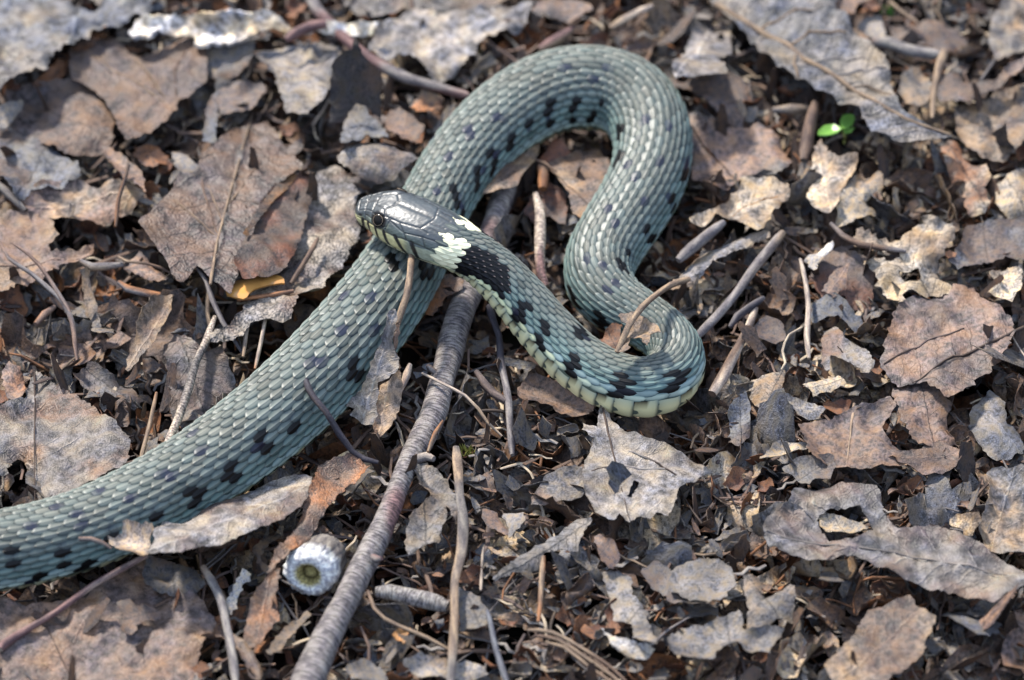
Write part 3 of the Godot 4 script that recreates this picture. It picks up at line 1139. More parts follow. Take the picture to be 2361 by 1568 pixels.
# one torn scrap about its own middle, size in cm
func scrap_mesh(kind: String, size: float, tone: String, tone2: String, shade := 1.0, grid_k := 1.0) -> ArrayMesh:
	var s := Sheet.new()
	s.noise = nz
	s.shift = Vector2(rng.randf_range(-90, 90), rng.randf_range(-90, 90))
	var poly := PackedVector2Array()
	var teeth := 0.0
	s.length = size
	s.a = Vector2(rng.randf_range(-0.2, 0.2) * size, -size * 0.5)
	s.dir = Vector2.DOWN
	s.amp = 0.11 * minf(1.4, size)
	s.rim = 0.12 * minf(1.3, size)
	s.freq = 1.3
	match kind:
		"torn":
			var k := rng.randi_range(5, 8)
			var st := rng.randf_range(0.55, 0.95)
			for i in k:
				var a := TAU * (i + rng.randf_range(-0.3, 0.3)) / k
				poly.append(Vector2(cos(a) * st, sin(a)) * size * 0.5 * rng.randf_range(0.5, 1.15))
			s.curl = rng.randf_range(-1.2, 1.5)
			s.bend = rng.randf_range(-1.1, 1.1)
			s.dir = Vector2.from_angle(rng.randf() * TAU)
		"strip":
			var w := rng.randf_range(0.10, 0.2)
			poly = [Vector2(-w * 0.6, -0.5) * size, Vector2(w * 0.5, -0.46) * size, Vector2(w, -0.1) * size, Vector2(w * 0.8, 0.3) * size, Vector2(w * 0.1, 0.52) * size, Vector2(-w * 0.7, 0.25) * size, Vector2(-w * 1.1, -0.15) * size]
			s.a = Vector2(0, -size * 0.5)
			s.curl = rng.randf_range(1.0, 4.0)
			s.bend = rng.randf_range(-0.35, 0.35)
		"oval":
			var w := rng.randf_range(0.26, 0.36)
			for i in 14:
				var a := TAU * i / 14
				poly.append(Vector2(sin(a) * w * (1.0 + 0.25 * cos(a)), -cos(a) * 0.5) * size)
			s.a = Vector2(0, -size * 0.5)
			s.curl = rng.randf_range(-0.6, 1.4)
			s.fold = rng.randf_range(-0.2, 0.45)
			s.bend = rng.randf_range(-0.7, 0.7)
			teeth = 0.035
			s.corr = 0.02 * size
			s.amp *= 0.8
		"lobed":
			for i in 20:
				var a := TAU * i / 20
				var r := (0.40 + 0.13 * cos(a * 5.0 + 0.4)) * rng.randf_range(0.9, 1.1)
				poly.append(Vector2(sin(a) * r * 0.85, -cos(a) * r * 1.15) * size)
			s.curl = rng.randf_range(-0.4, 0.9)
			s.bend = rng.randf_range(-0.5, 0.5)
		"curled":
			poly = [Vector2(-0.32, -0.48) * size, Vector2(0.1, -0.52) * size, Vector2(0.38, -0.38) * size, Vector2(0.42, 0.2) * size, Vector2(0.2, 0.5) * size, Vector2(-0.25, 0.44) * size, Vector2(-0.42, 0.05) * size]
			s.a = Vector2(0, -size * 0.5)
			s.roll = size * rng.randf_range(0.13, 0.24)
	var grid := clampf(size * 0.13, 0.09, 0.2) * grid_k
	var edge := rough_edge(poly, grid * 0.8, (0.045 if kind != "oval" else 0.02) * minf(1.5, size), teeth, 0.3, 0.1 if kind == "torn" or kind == "curled" else 0.5)
	return sheet_mesh(s, edge, [], grid, 0.012, mat("leaf%d" % (1 + rng.randi() % 6), 0.6, 0.45, 1.0), TONE[tone] * shade, TONE[tone2] * shade, rng.randf_range(0.45, 0.7), 0.88)


func near_snake(p: Vector3) -> float:
	# height in cm of free room above p before the trunk: > 0 inside its shadow on the ground
	var best := 9.0
	for i in range(0, snake_pts.size(), 5):
		var d := Vector2(p.x - snake_pts[i].x, p.z - snake_pts[i].z).length() / CM - snake_a[i]
		if snake_pts[i].y > 1.5 * CM:
			d += 0.5
		best = minf(best, d)
	return best


const HOLLOWS := [[800, 625, 55], [745, 700, 50], [660, 790, 40], [725, 330, 55], [425, 305, 50], [1495, 800, 45], [1340, 335, 60], [1420, 380, 30], [1560, 1005, 50], [60, 1110, 50], [80, 1375, 60],
	[700, 1420, 50], [830, 60, 40], [1300, 45, 60], [1940, 330, 60], [1770, 1430, 40], [1890, 1170, 40], [2260, 1150, 40], [2230, 905, 45], [1730, 190, 50], [980, 830, 45], [950, 900, 30], [620, 830, 40]]

const NEAR := [[860, 500, "the snake's head"], [1330, 830, "the snake's neck"], [1560, 860, "the snake's lower bend"], [1350, 200, "the top of the snake's loop"], [1500, 380, "the right side of the snake's loop"], [1330, 420, "the middle of the snake's loop"],
	[700, 880, "the snake's thickest part"], [150, 1230, "the snake's rear part"], [1000, 980, "the thick grey stick"], [780, 1400, "the lower end of the thick stick"], [715, 1330, "the hollow white husk"], [590, 640, "the amber husk"],
	[1480, 1110, "the notched grey leaf below the bend"], [1900, 200, "the big ribbed leaf"], [1945, 290, "the green seedling"], [560, 60, "the cream bracket strip"], [520, 400, "the pointed maple leaf"], [2150, 800, "the toothed brown leaf"],
	[2100, 600, "the lacy cream leaf"], [1760, 450, "the puckered cream leaf"], [1690, 650, "the slanting straight twig"], [1850, 690, "the upright straw"], [430, 880, "the white broken twig"], [150, 730, "the forked thin stem"], [130, 1000, "the big folded grey leaf"],
	[200, 1450, "the flat brown oak leaf"], [1058, 1250, "the flattened grey stalk"], [1300, 1230, "the lobed grey strip leaf"], [1480, 1490, "the white boat-shaped scrap"], [1950, 1250, "the holed brown leaf"], [2040, 1470, "the blunt brown leaf"], [2250, 60, "the top right corner"],
	[1600, 40, "the top edge"], [330, 200, "the broad brown leaf"], [60, 90, "the top left weathered leaf"], [920, 120, "the pinkish stick"], [1830, 990, "the rust-brown leaf"], [2300, 1500, "the bottom right corner"], [1250, 1530, "the bottom edge"], [1290, 1010, "the dark leaf under the bend"],
	[100, 560, "the pale left-hand leaf"], [640, 640, "the rust-stained leaf half"], [2200, 330, "the speckled tan leaf"], [1750, 860, "the mottled knobbly twig"]]


func whereabouts(q: Vector2) -> String:
	var best := 1e9
	var out := ""
	for l in NEAR:
		var d := Vector2(q.x - l[0], q.y - l[1])
		if d.length() < best:
			best = d.length()
			var a := fposmod(rad_to_deg(d.angle()) + 22.5, 360.0)
			var rel: String = ["right of", "front right of", "in front of", "front left of", "left of", "back left of", "behind", "back right of"][int(a / 45.0)]
			if d.length() < 45:
				rel = "close against"
			out = rel + " " + l[2]
	return out


func single_label(want: Array) -> String:
	for w in want:
		if not used_labels.has(w):
			used_labels[w] = true
			return w
	return want[0]


const SAY := {"grey": "grey", "bluegrey": "blue-grey", "palegrey": "pale grey", "brown": "brown", "mauve": "purplish brown", "tan": "tan", "cream": "cream", "orange": "orange-brown", "rust": "rust-red", "darkbrown": "dark brown", "pink": "pinkish brown", "white": "whitish", "dark": "blackish"}


func build_litter() -> void:
	# the scraps that lie on top, each its own thing: a few dozen shapes, shared
	rng.seed = 77
	var kinds := ["torn", "torn", "torn", "curled", "oval", "strip", "torn", "lobed", "curled", "torn"]
	var tones := ["grey", "brown", "palegrey", "mauve", "tan", "grey", "brown", "bluegrey", "cream", "palegrey", "grey", "brown", "darkbrown", "pink", "palegrey", "bluegrey"]
	var seconds := {"grey": "palegrey", "brown": "mauve", "palegrey": "grey", "mauve": "brown", "tan": "brown", "bluegrey": "grey", "cream": "tan", "orange": "rust", "darkbrown": "brown", "pink": "tan", "rust": "orange"}
	var shapes := []
	for i in 80:
		var kind: String = kinds[i % kinds.size()]
		var tone: String = tones[(i * 7 + i / 10) % tones.size()]
		shapes.append([scrap_mesh(kind, [1.0, 1.5, 0.75, 1.9][i % 4] * rng.randf_range(0.85, 1.15), tone, seconds[tone]), kind, tone, [1.0, 1.5, 0.75, 1.9][i % 4]])
	var placed := 0
	var tries := 0
	var spots := PackedVector2Array()
	while placed < 298 and tries < 16000:
		tries += 1
		var q := Vector2(rng.randf_range(-30, 2390), rng.randf_range(-20, 1590))
		var free := true
		for h in HOLLOWS:
			if Vector2(h[0], h[1]).distance_to(q) < h[2] * 1.15:
				free = false
		for p in spots:
			if p.distance_squared_to(q) < 44 * 44:
				free = false
				break
		if not free:
			continue
		var sh: Array = shapes[rng.randi() % shapes.size()]
		if q.x > 1600 and q.y > 250 and q.y < 1000 and rng.randf() < 0.8: # the straw-coloured drift right of the snake
			for k in 20:
				if sh[2] == "cream" or sh[2] == "tan":
					break
				sh = shapes[rng.randi() % shapes.size()]
		var p := P(q.x, q.y, 0.0)
		if near_snake(p) < sh[3] * 0.42:
			continue
		var reach: float = sh[3] * 28.0
		if covered(q) or covered(q + Vector2(reach, 0)) or covered(q - Vector2(reach, 0)) or (covered(q + Vector2(0, reach)) and covered(q - Vector2(0, reach))):
			continue
		spots.append(q)
		p.y = rng.randf_range(-0.3, 0.22) * CM
		var o := MeshInstance3D.new()
		o.mesh = sh[0]
		var called: String = {"torn": "leaf_scrap", "curled": "curled_leaf_scrap", "oval": "small_oval_leaf", "strip": "leaf_strip", "lobed": "lobed_leaf_scrap"}[sh[1]]
		o.name = numbered(called)
		add_child(o, true)
		o.position = p
		var sc := rng.randf_range(0.85, 1.2)
		o.basis = Basis(Vector3.UP, rng.randf() * TAU) * Basis(Vector3.RIGHT, rng.randf_range(-0.36, 0.36)) * Basis(Vector3.BACK, rng.randf_range(-0.36, 0.36)) * Basis.from_scale(Vector3.ONE * sc)
		var noun: String = {"torn": "torn leaf scrap", "curled": "curled leaf scrap", "oval": "small oval leaf", "strip": "narrow leaf strip", "lobed": "lobed leaf scrap"}[sh[1]]
		var at := whereabouts(q)
		var col: String = SAY[sh[2]]
		var bits := ["", "larger ", "smaller "]
		tag(o, single_label(["%s %s %s" % [col, noun, at], "%s%s %s %s" % ["larger " if sh[3] > 1.2 else "smaller ", col, noun, at], "tilted %s %s %s" % [col, noun, at], "crumpled %s %s %s" % [col, noun, at], "weathered %s %s %s" % [col, noun, at]]), "leaf scrap", "leaf scraps of the litter")
		placed += 1
	# needles and thin stems lying about
	rng.seed = 31
	for i in 64:
		var q := Vector2(rng.randf_range(20, 2340), rng.randf_range(20, 1550))
		var p := P(q.x, q.y, 0.0)
		var an := rng.randf() * TAU
		var len := rng.randf_range(0.8, 2.2)
		if near_snake(p) < len * 0.55 or covered(q):
			continue
		var pts := PackedVector3Array()
		var r := PackedFloat32Array()
		var sway := rng.randf_range(-0.25, 0.25) * len
		for k in 5:
			var f := k / 4.0 - 0.5
			pts.append(Vector3(cos(an) * f * len - sin(an) * sway * (0.25 - f * f), rng.randf_range(0.0, 0.12), sin(an) * f * len + cos(an) * sway * (0.25 - f * f)) * CM)
			r.append(rng.randf_range(0.022, 0.045) * (1.0 - 0.3 * k / 4.0))
		var sp := spline(pts, r, 0.0014)
		var tn: String = ["tan", "orange", "grey", "bone", "twig", "darkbrown"][i % 6]
		var o := put("pine_needle" if len < 1.5 else "thin_twig", tube_mesh(sp[0], sp[1], 6, 0.1, mat("bark_plain", 0.7, 0.4, 0.5), TONE[tn], TONE[tn] * 0.7, 0.55))
		o.position = Vector3(p.x, rng.randf_range(0.25, 0.55) * CM, p.z)
		var word: String = ["tan", "orange-brown", "grey", "bone-coloured", "ash-grey", "dark brown"][i % 6]
		tag(o, single_label(["%s dry needle lying %s" % [word, whereabouts(q)], "second %s needle %s" % [word, whereabouts(q)], "thin %s stem bit %s" % [word, whereabouts(q)]]), "needle", "dry needles and thin stems")
	# the crumbled litter beneath: too many to count
	rng.seed = 113
	var tones2 := ["brown", "grey", "darkbrown", "mauve", "tan", "rust", "palegrey", "bluegrey", "orange", "grey", "brown", "cream", "darkbrown", "pink"]
	for k in 28:
		var kind: String = ["torn", "curled", "torn", "strip", "oval", "torn", "lobed"][k % 7]
		var size: float = [1.3, 0.45, 0.8, 0.35, 0.65, 1.6, 0.5, 1.0][(k * 5) % 8]
		var tone: String = tones2[k % 14]
		var mm := MultiMesh.new()
		mm.transform_format = MultiMesh.TRANSFORM_3D
		mm.mesh = scrap_mesh(kind, size, tone, seconds.get(tone, "darkbrown"), 0.95, 1.25)
		var list: Array[Transform3D] = []
		var count := int(260.0 / size)
		for i in count:
			var p := Vector3(rng.randf_range(-17, 17), 0, rng.randf_range(-16, 17)) * CM
			var q := seen_at(p)
			var y := rng.randf_range(-1.0, -0.1 if size > 0.7 else 0.12)
			var ns := near_snake(p)
			if ns < size * 0.4:
				y = rng.randf_range(-1.1, -0.45)
			for h in HOLLOWS:
				if Vector2(h[0], h[1]).distance_to(q) < h[2]:
					y = rng.randf_range(-1.3, -0.8)
			p.y = y * CM
			list.append(Transform3D(Basis(Vector3.UP, rng.randf() * TAU) * Basis(Vector3.RIGHT, rng.randfn(0.0, 0.38)) * Basis(Vector3.BACK, rng.randfn(0.0, 0.38)) * Basis.from_scale(Vector3.ONE * rng.randf_range(0.7, 1.25)), p))
		mm.instance_count = list.size()
		for i in list.size():
			mm.set_instance_transform(i, list[i])
		var o := MultiMeshInstance3D.new()
		o.multimesh = mm
		o.name = numbered("crumbled_litter")
		add_child(o, true)
		tag(o, "crumbled %s leaf bits packed beneath the loose leaves" % SAY.get(tone, tone), "leaf litter", "crumbled litter", "stuff")
	# small pale flakes strewn on top
	for k in 14:
		var mm := MultiMesh.new()
		mm.transform_format = MultiMesh.TRANSFORM_3D
		var tone: String = ["cream", "palegrey", "tan", "pink", "bluegrey", "orange", "grey"][k % 7]
		mm.mesh = scrap_mesh(["torn", "strip", "curled", "strip"][k % 4], [0.34, 0.55, 0.8, 0.42, 0.95][k % 5], tone, seconds[tone], 1.0, 1.3)
		var list: Array[Transform3D] = []
		for i in 850:
			var p := Vector3(rng.randf_range(-17, 17), 0, rng.randf_range(-16, 17)) * CM
			var q := seen_at(p)
			if near_snake(p) < 0.3 or covered(q):
				continue
			if (tone == "cream" or tone == "tan") and rng.randf() < 0.55: # most of the straw-coloured bits lie right of the snake
				p = P(rng.randf_range(1600, 2380), rng.randf_range(250, 1050))
				q = seen_at(p)
				if near_snake(p) < 0.3 or covered(q):
					continue
			var deep := false
			for h in HOLLOWS:
				deep = deep or Vector2(h[0], h[1]).distance_to(q) < h[2]
			p.y = (rng.randf_range(-0.3, 0.30) if not deep else -1.0) * CM
			list.append(Transform3D(Basis(Vector3.UP, rng.randf() * TAU) * Basis(Vector3.RIGHT, rng.randfn(0.0, 0.45)) * Basis(Vector3.BACK, rng.randfn(0.0, 0.45)) * Basis.from_scale(Vector3.ONE * rng.randf_range(0.6, 1.3)), p))
		mm.instance_count = list.size()
		for i in list.size():
			mm.set_instance_transform(i, list[i])
		var o := MultiMeshInstance3D.new()
		o.multimesh = mm
		o.name = numbered("leaf_crumbs")
		add_child(o, true)
		tag(o, "small %s leaf crumbs strewn over the litter" % SAY[tone], "leaf litter", "leaf crumbs", "stuff")
	# fine crumbs: bits of stem and needle
	for k in 9:
		var pts := PackedVector3Array()
		var r := PackedFloat32Array()
		for i in 5:
			pts.append(Vector3(rng.randf_range(-0.06, 0.06), rng.randf_range(-0.03, 0.03), (i / 4.0 - 0.5) * [0.9, 1.4, 0.6, 1.1, 1.5, 0.8, 1.2, 1.7, 0.7][k]) * CM)
			r.append([0.03, 0.025, 0.05, 0.035, 0.05, 0.045, 0.06, 0.03, 0.055][k])
		var mm := MultiMesh.new()
		mm.transform_format = MultiMesh.TRANSFORM_3D
		var tn: String = ["tan", "twig", "darkbrown", "orange", "brown", "cream", "mauve", "pink", "palegrey"][k]
		mm.mesh = tube_mesh(pts, r, 5, 0.2, mat("bark_plain", 0.7, 0.4, 0.5), TONE[tn], TONE[tn] * 0.6, 0.5, 1.0 if k < 4 else 0.3)
		mm.instance_count = 600
		for i in 600:
			var p := Vector3(rng.randf_range(-17, 17), 0, rng.randf_range(-16, 17)) * CM
			p.y = (rng.randf_range(-0.5, 0.28) if near_snake(p) > 0.5 else -0.6) * CM
			mm.set_instance_transform(i, Transform3D(Basis(Vector3.UP, rng.randf() * TAU) * Basis(Vector3.RIGHT, rng.randfn(0, 0.2)) * Basis.from_scale(Vector3.ONE * rng.randf_range(0.6, 1.2)), p))
		var o := MultiMeshInstance3D.new()
		o.multimesh = mm
		o.name = numbered("stem_crumbs")
		add_child(o, true)
		tag(o, "%s bits of stem and needle strewn through the litter" % ["tan", "ash-grey", "dark brown", "orange-brown", "brown", "cream", "purplish", "pinkish", "pale grey"][k], "leaf litter", "stem crumbs", "stuff")


var covers := []


func covered(q: Vector2) -> bool:
	for c in covers:
		if Geometry2D.is_point_in_polygon(q, c):
			return true
	return false


# ---------- the leaves, twigs and other finds that can be told apart ----------
func heroes() -> void:
	rng.seed = 404
	# top left
	leaf("weathered_leaf", "large weathered grey leaf slab filling the top left corner", 0, [-80, -80, 430, -60, 480, 40, 640, 60, 720, 10, 1120, -40, 1110, 30, 860, 150, 700, 190, 560, 270, 340, 400, 300, 480, 40, 580, -80, 620], {"h": 0.75, "tone": "bluegrey", "tone2": "grey", "amp": 0.16, "sz": 0.25, "shade": 0.9, "corr": 0.03, "nv": 16})
	leaf("leaf_strip", "orange-brown leaf edge tucked under the top left grey slab", 0, [470, 330, 620, 220, 720, 200, 640, 300, 500, 410, 430, 510, 240, 610, 220, 570], {"h": 0.45, "tone": "orange", "tone2": "brown", "amp": 0.08})
	leaf("bracket_strip", "cream white wavy bracket strip lying across the top left litter", 0, [860, 210, 900, 150, 1000, 120, 1300, 100, 1800, 95, 1900, 125, 1960, 180, 2080, 185, 2200, 155, 2420, 150, 2560, 165, 2480, 240, 2300, 230, 2080, 215, 1900, 215, 1820, 195, 1720, 225, 1660, 262, 1540, 292, 1380, 312, 1310, 290, 1310, 240, 1160, 240, 1080, 222, 1000, 262, 900, 272], {"h": 0.95, "tone": "white", "tone2": "cream", "mix": 0.55, "amp": 0.13, "freq": 0.9, "sz": -0.35, "cat": "bracket fungus", "group": "", "thick": 0.10, "edge": 0.9, "skin": "leaf5", "bump": 0.3, "shade": 0.95, "rim": 0.12, "rough": 0.8})
	leaf("broad_leaf", "broad brown poplar leaf with fanning veins below the cream bracket strip", 0, [470, 340, 560, 315, 640, 255, 740, 245, 840, 290, 900, 360, 1130, 330, 1330, 265, 1395, 400, 1405, 530, 1340, 620, 1200, 700, 1190, 760, 1100, 850, 870, 985, 800, 900, 760, 760, 640, 600, 480, 540], {"h": 0.55, "tone": "brown", "tone2": "mauve", "amp": 0.10, "sz": 0.12, "mid": [1190, 760, 560, 330], "curl": 0.12, "rib": 0.035, "veins": [[1180, 750, 1000, 520, 900, 380], [1190, 750, 1180, 500, 1300, 300]], "ribtone": "tan", "rim": 0.06, "jag": 0.015})
	leaf("leaf_half", "purplish brown leaf half left of the broad poplar leaf", 0, [30, 680, 200, 610, 430, 580, 700, 560, 780, 700, 760, 960, 640, 1025, 440, 1035, 220, 950, 60, 840], {"h": 0.42, "tone": "mauve", "tone2": "brown", "amp": 0.10, "sz": 0.1})
	leaf("leaf_scrap", "pale rolled leaf tip at the left edge", 0, [-40, 770, 150, 715, 165, 760, 60, 870, -40, 890], {"h": 0.6, "tone": "palegrey", "amp": 0.06, "curl": 0.4})
	leaf("leaf_scrap", "grey leaf piece behind the broad poplar leaf's right edge", 0, [1380, 300, 1700, 285, 1715, 390, 1600, 500, 1410, 525], {"h": 0.45, "tone": "grey", "tone2": "brown", "amp": 0.08})
	leaf("triangular_leaf", "light grey triangular leaf with ribs left of the pinkish stick", 0, [1705, 370, 1750, 325, 1900, 335, 2290, 325, 2310, 420, 2240, 480, 2270, 560, 2200, 620, 2060, 745, 1930, 722, 1880, 620, 1800, 500], {"h": 0.8, "tone": "palegrey", "tone2": "grey", "amp": 0.10, "sz": 0.3, "mid": [1720, 370, 2250, 570], "corr": 0.04, "nv": 7, "rib": 0.03, "soft": 0.08})
	leaf("small_grey_leaf", "grey crumpled leaf under the light triangular leaf", 0, [1450, 640, 1620, 560, 1800, 600, 1760, 690, 1680, 770, 1500, 800, 1470, 740], {"h": 0.4, "tone": "mauve", "tone2": "grey", "amp": 0.12})
	leaf("leaf_strip", "upright purplish leaf strip left of the pointed maple leaf's tip", 0, [1420, 640, 1480, 620, 1470, 800, 1450, 960, 1370, 960, 1380, 800], {"h": 0.5, "tone": "bluegrey", "tone2": "mauve", "amp": 0.06, "curl": 1.0})
	leaf("upright_leaf", "dark leaf standing upright in front of the pinkish stick", 1, [-40, 430, 40, 340, 90, 330, 120, 245, 180, 370, 240, 430, 290, 480, 312, 560, 290, 640, 300, 830, 200, 720, 130, 700, 40, 800, -60, 830], {"h": 1.9, "tone": "dark", "tone2": "darkbrown", "mix": 0.5, "rough": 0.85, "amp": 0.05, "rim": 0.04, "jag": 0.015, "sz": -1.3, "mid": [60, 830, 130, 260], "corr": 0.02, "nv": 14, "soft": 0.08})
	leaf("shell_leaf", "domed grey leaf like a shell touching the snake's left side", 1, [0, 1060, 60, 980, 150, 900, 270, 915, 400, 980, 548, 1060, 440, 1120, 380, 1180, 270, 1195, 140, 1170, 10, 1100], {"h": 1.25, "tone": "palegrey", "tone2": "mauve", "amp": 0.06, "mid": [0, 1060, 545, 1060], "curl": -1.3, "corr": 0.02, "nv": 12, "sz": -0.1, "skin": "leaf3", "rim": 0.04, "jag": 0.015})
	leaf("leaf_fold", "blue-grey folded leaf behind the domed shell-like leaf", 1, [15, 930, 30, 850, 70, 770, 150, 712, 215, 765, 310, 850, 350, 940, 210, 915, 100, 960, 30, 1000], {"h": 1.15, "tone": "bluegrey", "tone2": "palegrey", "amp": 0.1, "sz": 0.35})
	leaf("brown_leaf", "pinkish brown leaf piece between the domed leaf and the snake", 1, [320, 900, 340, 780, 420, 750, 560, 850, 590, 900, 520, 1000, 430, 980], {"h": 0.7, "tone": "pink", "tone2": "brown", "amp": 0.08})
	leaf("curled_leaf", "light brown curled leaf tip behind the domed leaf", 1, [490, 740, 570, 660, 700, 660, 720, 700, 640, 800, 560, 800], {"h": 0.4, "tone": "orange", "tone2": "tan", "amp": 0.1, "curl": 0.8})
	# centre left: the big maple leaf and its neighbours (traced in whole-view units)
	leaf("maple_leaf", "large pointed brown maple leaf with a long tip left of the snake's head", 9, [581, 246, 586, 278, 600, 282, 612, 266, 636, 304, 660, 342, 692, 326, 698, 352, 680, 372, 690, 384, 700, 396, 640, 440, 600, 500, 560, 610, 530, 680, 478, 640, 455, 614, 424, 655, 408, 654, 376, 597, 318, 529, 345, 506, 369, 478, 396, 444, 410, 410, 455, 410, 461, 373, 506, 328, 560, 284], {"h": 0.85, "tone": "brown", "tone2": "mauve", "mix": 0.5, "shade": 1.0, "amp": 0.07, "sz": 0.18, "sx": -0.05, "mid": [485, 660, 500, 560, 581, 260], "rib": 0.05, "ribtone": "tan", "veins": [[505, 550, 470, 450, 462, 400], [505, 550, 440, 500, 400, 470], [530, 470, 600, 380], [515, 520, 480, 430]], "fold": 0.10, "skin": "leaf2", "stem": [485, 650, 1.0, 0.07, 478, 720, 0.8, 0.06, 490, 770, 0.6, 0.05], "rim": 0.05, "jag": 0.012, "soft": 0.08})
	leaf("stained_leaf_half", "dark rust-stained leaf half on the maple leaf's right side", 9, [690, 384, 716, 386, 722, 440, 708, 496, 690, 560, 650, 625, 560, 640, 540, 600, 570, 530, 600, 470, 640, 425], {"h": 1.0, "tone": "darkbrown", "tone2": "rust", "mix": 0.68, "shade": 1.1, "amp": 0.09, "sz": 0.2, "sx": -0.25, "skin": "leaf4", "rim": 0.05, "jag": 0.02})
	leaf("golden_leaf_strip", "narrow ochre leaf fold along the rust-stained leaf half", 9, [682, 390, 690, 400, 660, 440, 630, 465, 600, 500, 570, 545, 560, 540, 600, 470, 640, 425], {"h": 1.08, "tone": "amber", "tone2": "brown", "shade": 0.5, "amp": 0.05, "sz": 0.2, "sx": -0.25, "rim": 0.02, "jag": 0.01})
	leaf("long_leaf", "long grey leaf running down beside the snake below its head", 9, [735, 388, 765, 380, 830, 400, 905, 405, 935, 432, 850, 440, 818, 480, 835, 525, 825, 550, 800, 592, 775, 630, 745, 660, 715, 680, 690, 692, 670, 735, 640, 745, 590, 745, 560, 770, 492, 788, 480, 775, 530, 750, 560, 720, 600, 640, 660, 600, 700, 520, 720, 450], {"h": 0.75, "tone": "palegrey", "tone2": "mauve", "mix": 0.55, "amp": 0.10, "sz": 0.15, "mid": [490, 780, 900, 420], "corr": 0.014, "nv": 16, "rim": 0.09, "jag": 0.03})
	leaf("amber_husk", "shiny amber husk lying on the long grey leaf", 3, [1530, 470, 1515, 420, 1560, 360, 1700, 292, 1790, 272, 1850, 330, 1915, 362, 1920, 385, 1800, 400, 1700, 440, 1640, 482], {"h": 1.25, "tone": "amber", "tone2": "tan", "mix": 0.8, "amp": 0.02, "rough": 0.25, "spec": 0.5, "mid": [1530, 450, 1900, 340], "curl": -0.9, "cat": "seed husk", "group": "", "thick": 0.05, "skin": "plain", "sz": 0.2, "rim": 0.0, "jag": 0.01})
	leaf("rust_scrap", "small rust-red scrap at the amber husk's left end", 3, [1480, 330, 1550, 340, 1530, 420, 1500, 470, 1470, 460], {"h": 1.1, "tone": "rust", "amp": 0.05})
	leaf("blue_grey_leaf", "blue-grey wrinkled leaf at the left edge below the purplish leaf half", 0, [-60, 890, 150, 915, 350, 1000, 470, 1090, 560, 1200, 400, 1285, 230, 1290, 120, 1360, 30, 1280, -60, 1200], {"h": 0.6, "tone": "bluegrey", "tone2": "mauve", "amp": 0.13, "sz": 0.2, "curl": 0.2})
	leaf("tan_leaf", "light tan wavy leaf left of the maple leaf", 0, [150, 1340, 280, 1255, 560, 1215, 640, 1270, 850, 1245, 965, 1290, 900, 1400, 700, 1500, 420, 1500, 230, 1520], {"h": 0.65, "tone": "pink", "tone2": "tan", "mix": 0.45, "amp": 0.12})
	leaf("pale_leaf", "pale brown leaf with torn lower edge at the left edge", 3, [-60, -60, 100, -90, 380, 0, 400, 90, 340, 170, 600, 150, 645, 190, 560, 240, 400, 270, 200, 400, 60, 470, -60, 510], {"h": 0.75, "tone": "pink", "tone2": "tan", "amp": 0.1, "mid": [-60, 300, 600, 180], "rib": 0.02, "corr": 0.02, "jag": 0.05, "sz": 0.1})
	leaf("wedge_scrap", "pinkish wedge-shaped leaf scrap above the light tan leaf", 0, [690, 1035, 760, 1060, 960, 1170, 985, 1295, 860, 1230, 720, 1115], {"h": 0.85, "tone": "pink", "tone2": "tan", "amp": 0.03, "sz": 0.3, "curl": 0.4})
	leaf("curled_leaf", "small pinkish rolled leaf left of the maple leaf's left lobe", 0, [1165, 1000, 1240, 965, 1290, 1060, 1330, 1120, 1290, 1200, 1190, 1130], {"h": 0.8, "tone": "pink", "tone2": "palegrey", "amp": 0.04, "curl": -1.2})
	leaf("orange_scrap", "bright orange-brown crumpled scraps left of the pinkish rolled leaf", 0, [890, 1030, 1000, 960, 1080, 1000, 1140, 1050, 1060, 1140, 960, 1130], {"h": 0.5, "tone": "orange", "tone2": "pink", "amp": 0.14})
	leaf("pink_leaf", "pinkish folded leaf at the tip of the short grey twig", 3, [830, 280, 900, 180, 940, 128, 1000, 200, 1060, 270, 1135, 350, 1040, 362, 910, 310], {"h": 0.7, "tone": "pink", "tone2": "mauve", "amp": 0.05, "fold": -0.3, "mid": [830, 280, 1130, 350]})
	leaf("ribbed_pod", "tan ribbed dry pod leaning below the maple leaf", 3, [845, 965, 880, 850, 930, 700, 960, 620, 1040, 530, 1175, 508, 1155, 600, 1090, 700, 1030, 800, 940, 900, 865, 985], {"h": 0.75, "tone": "tan", "tone2": "brown", "amp": 0.02, "mid": [850, 980, 1160, 520], "roll": 0.42, "corr": 0.025, "nv": 22, "cat": "seed pod", "group": "", "shade": 0.8})
	leaf("folded_grey_leaf", "big folded grey leaf in the left foreground behind the snake", 9, [-20, 985, 20, 930, 55, 925, 60, 890, 82, 852, 116, 870, 178, 920, 232, 960, 284, 995, 300, 1010, 298, 1070, 270, 1095, 150, 1150, 90, 1160, 80, 1110, 50, 1050, 30, 1050, 15, 1090, -20, 1090], {"h": 0.65, "tone": "grey", "tone2": "brown", "amp": 0.12, "mid": [80, 860, 80, 1160], "sz": 0.15, "rib": 0.03, "ribtone": "darkbrown", "curl": 0.1})
	leaf("grey_leaf", "grey cracked leaf lying against the snake's upper left flank", 9, [375, 800, 400, 775, 440, 790, 480, 830, 510, 810, 545, 880, 510, 930, 460, 960, 410, 1000, 395, 960, 390, 880], {"h": 0.45, "tone": "mauve", "tone2": "grey", "amp": 0.12, "shade": 1.1})
	leaf("red_berry_scrap", "orange-red crumpled scrap at the left edge below the forked stem", 3, [20, 980, 60, 930, 140, 980, 170, 1040, 150, 1140, 80, 1180, 20, 1090], {"h": 0.5, "tone": "orange", "tone2": "pink", "amp": 0.16})
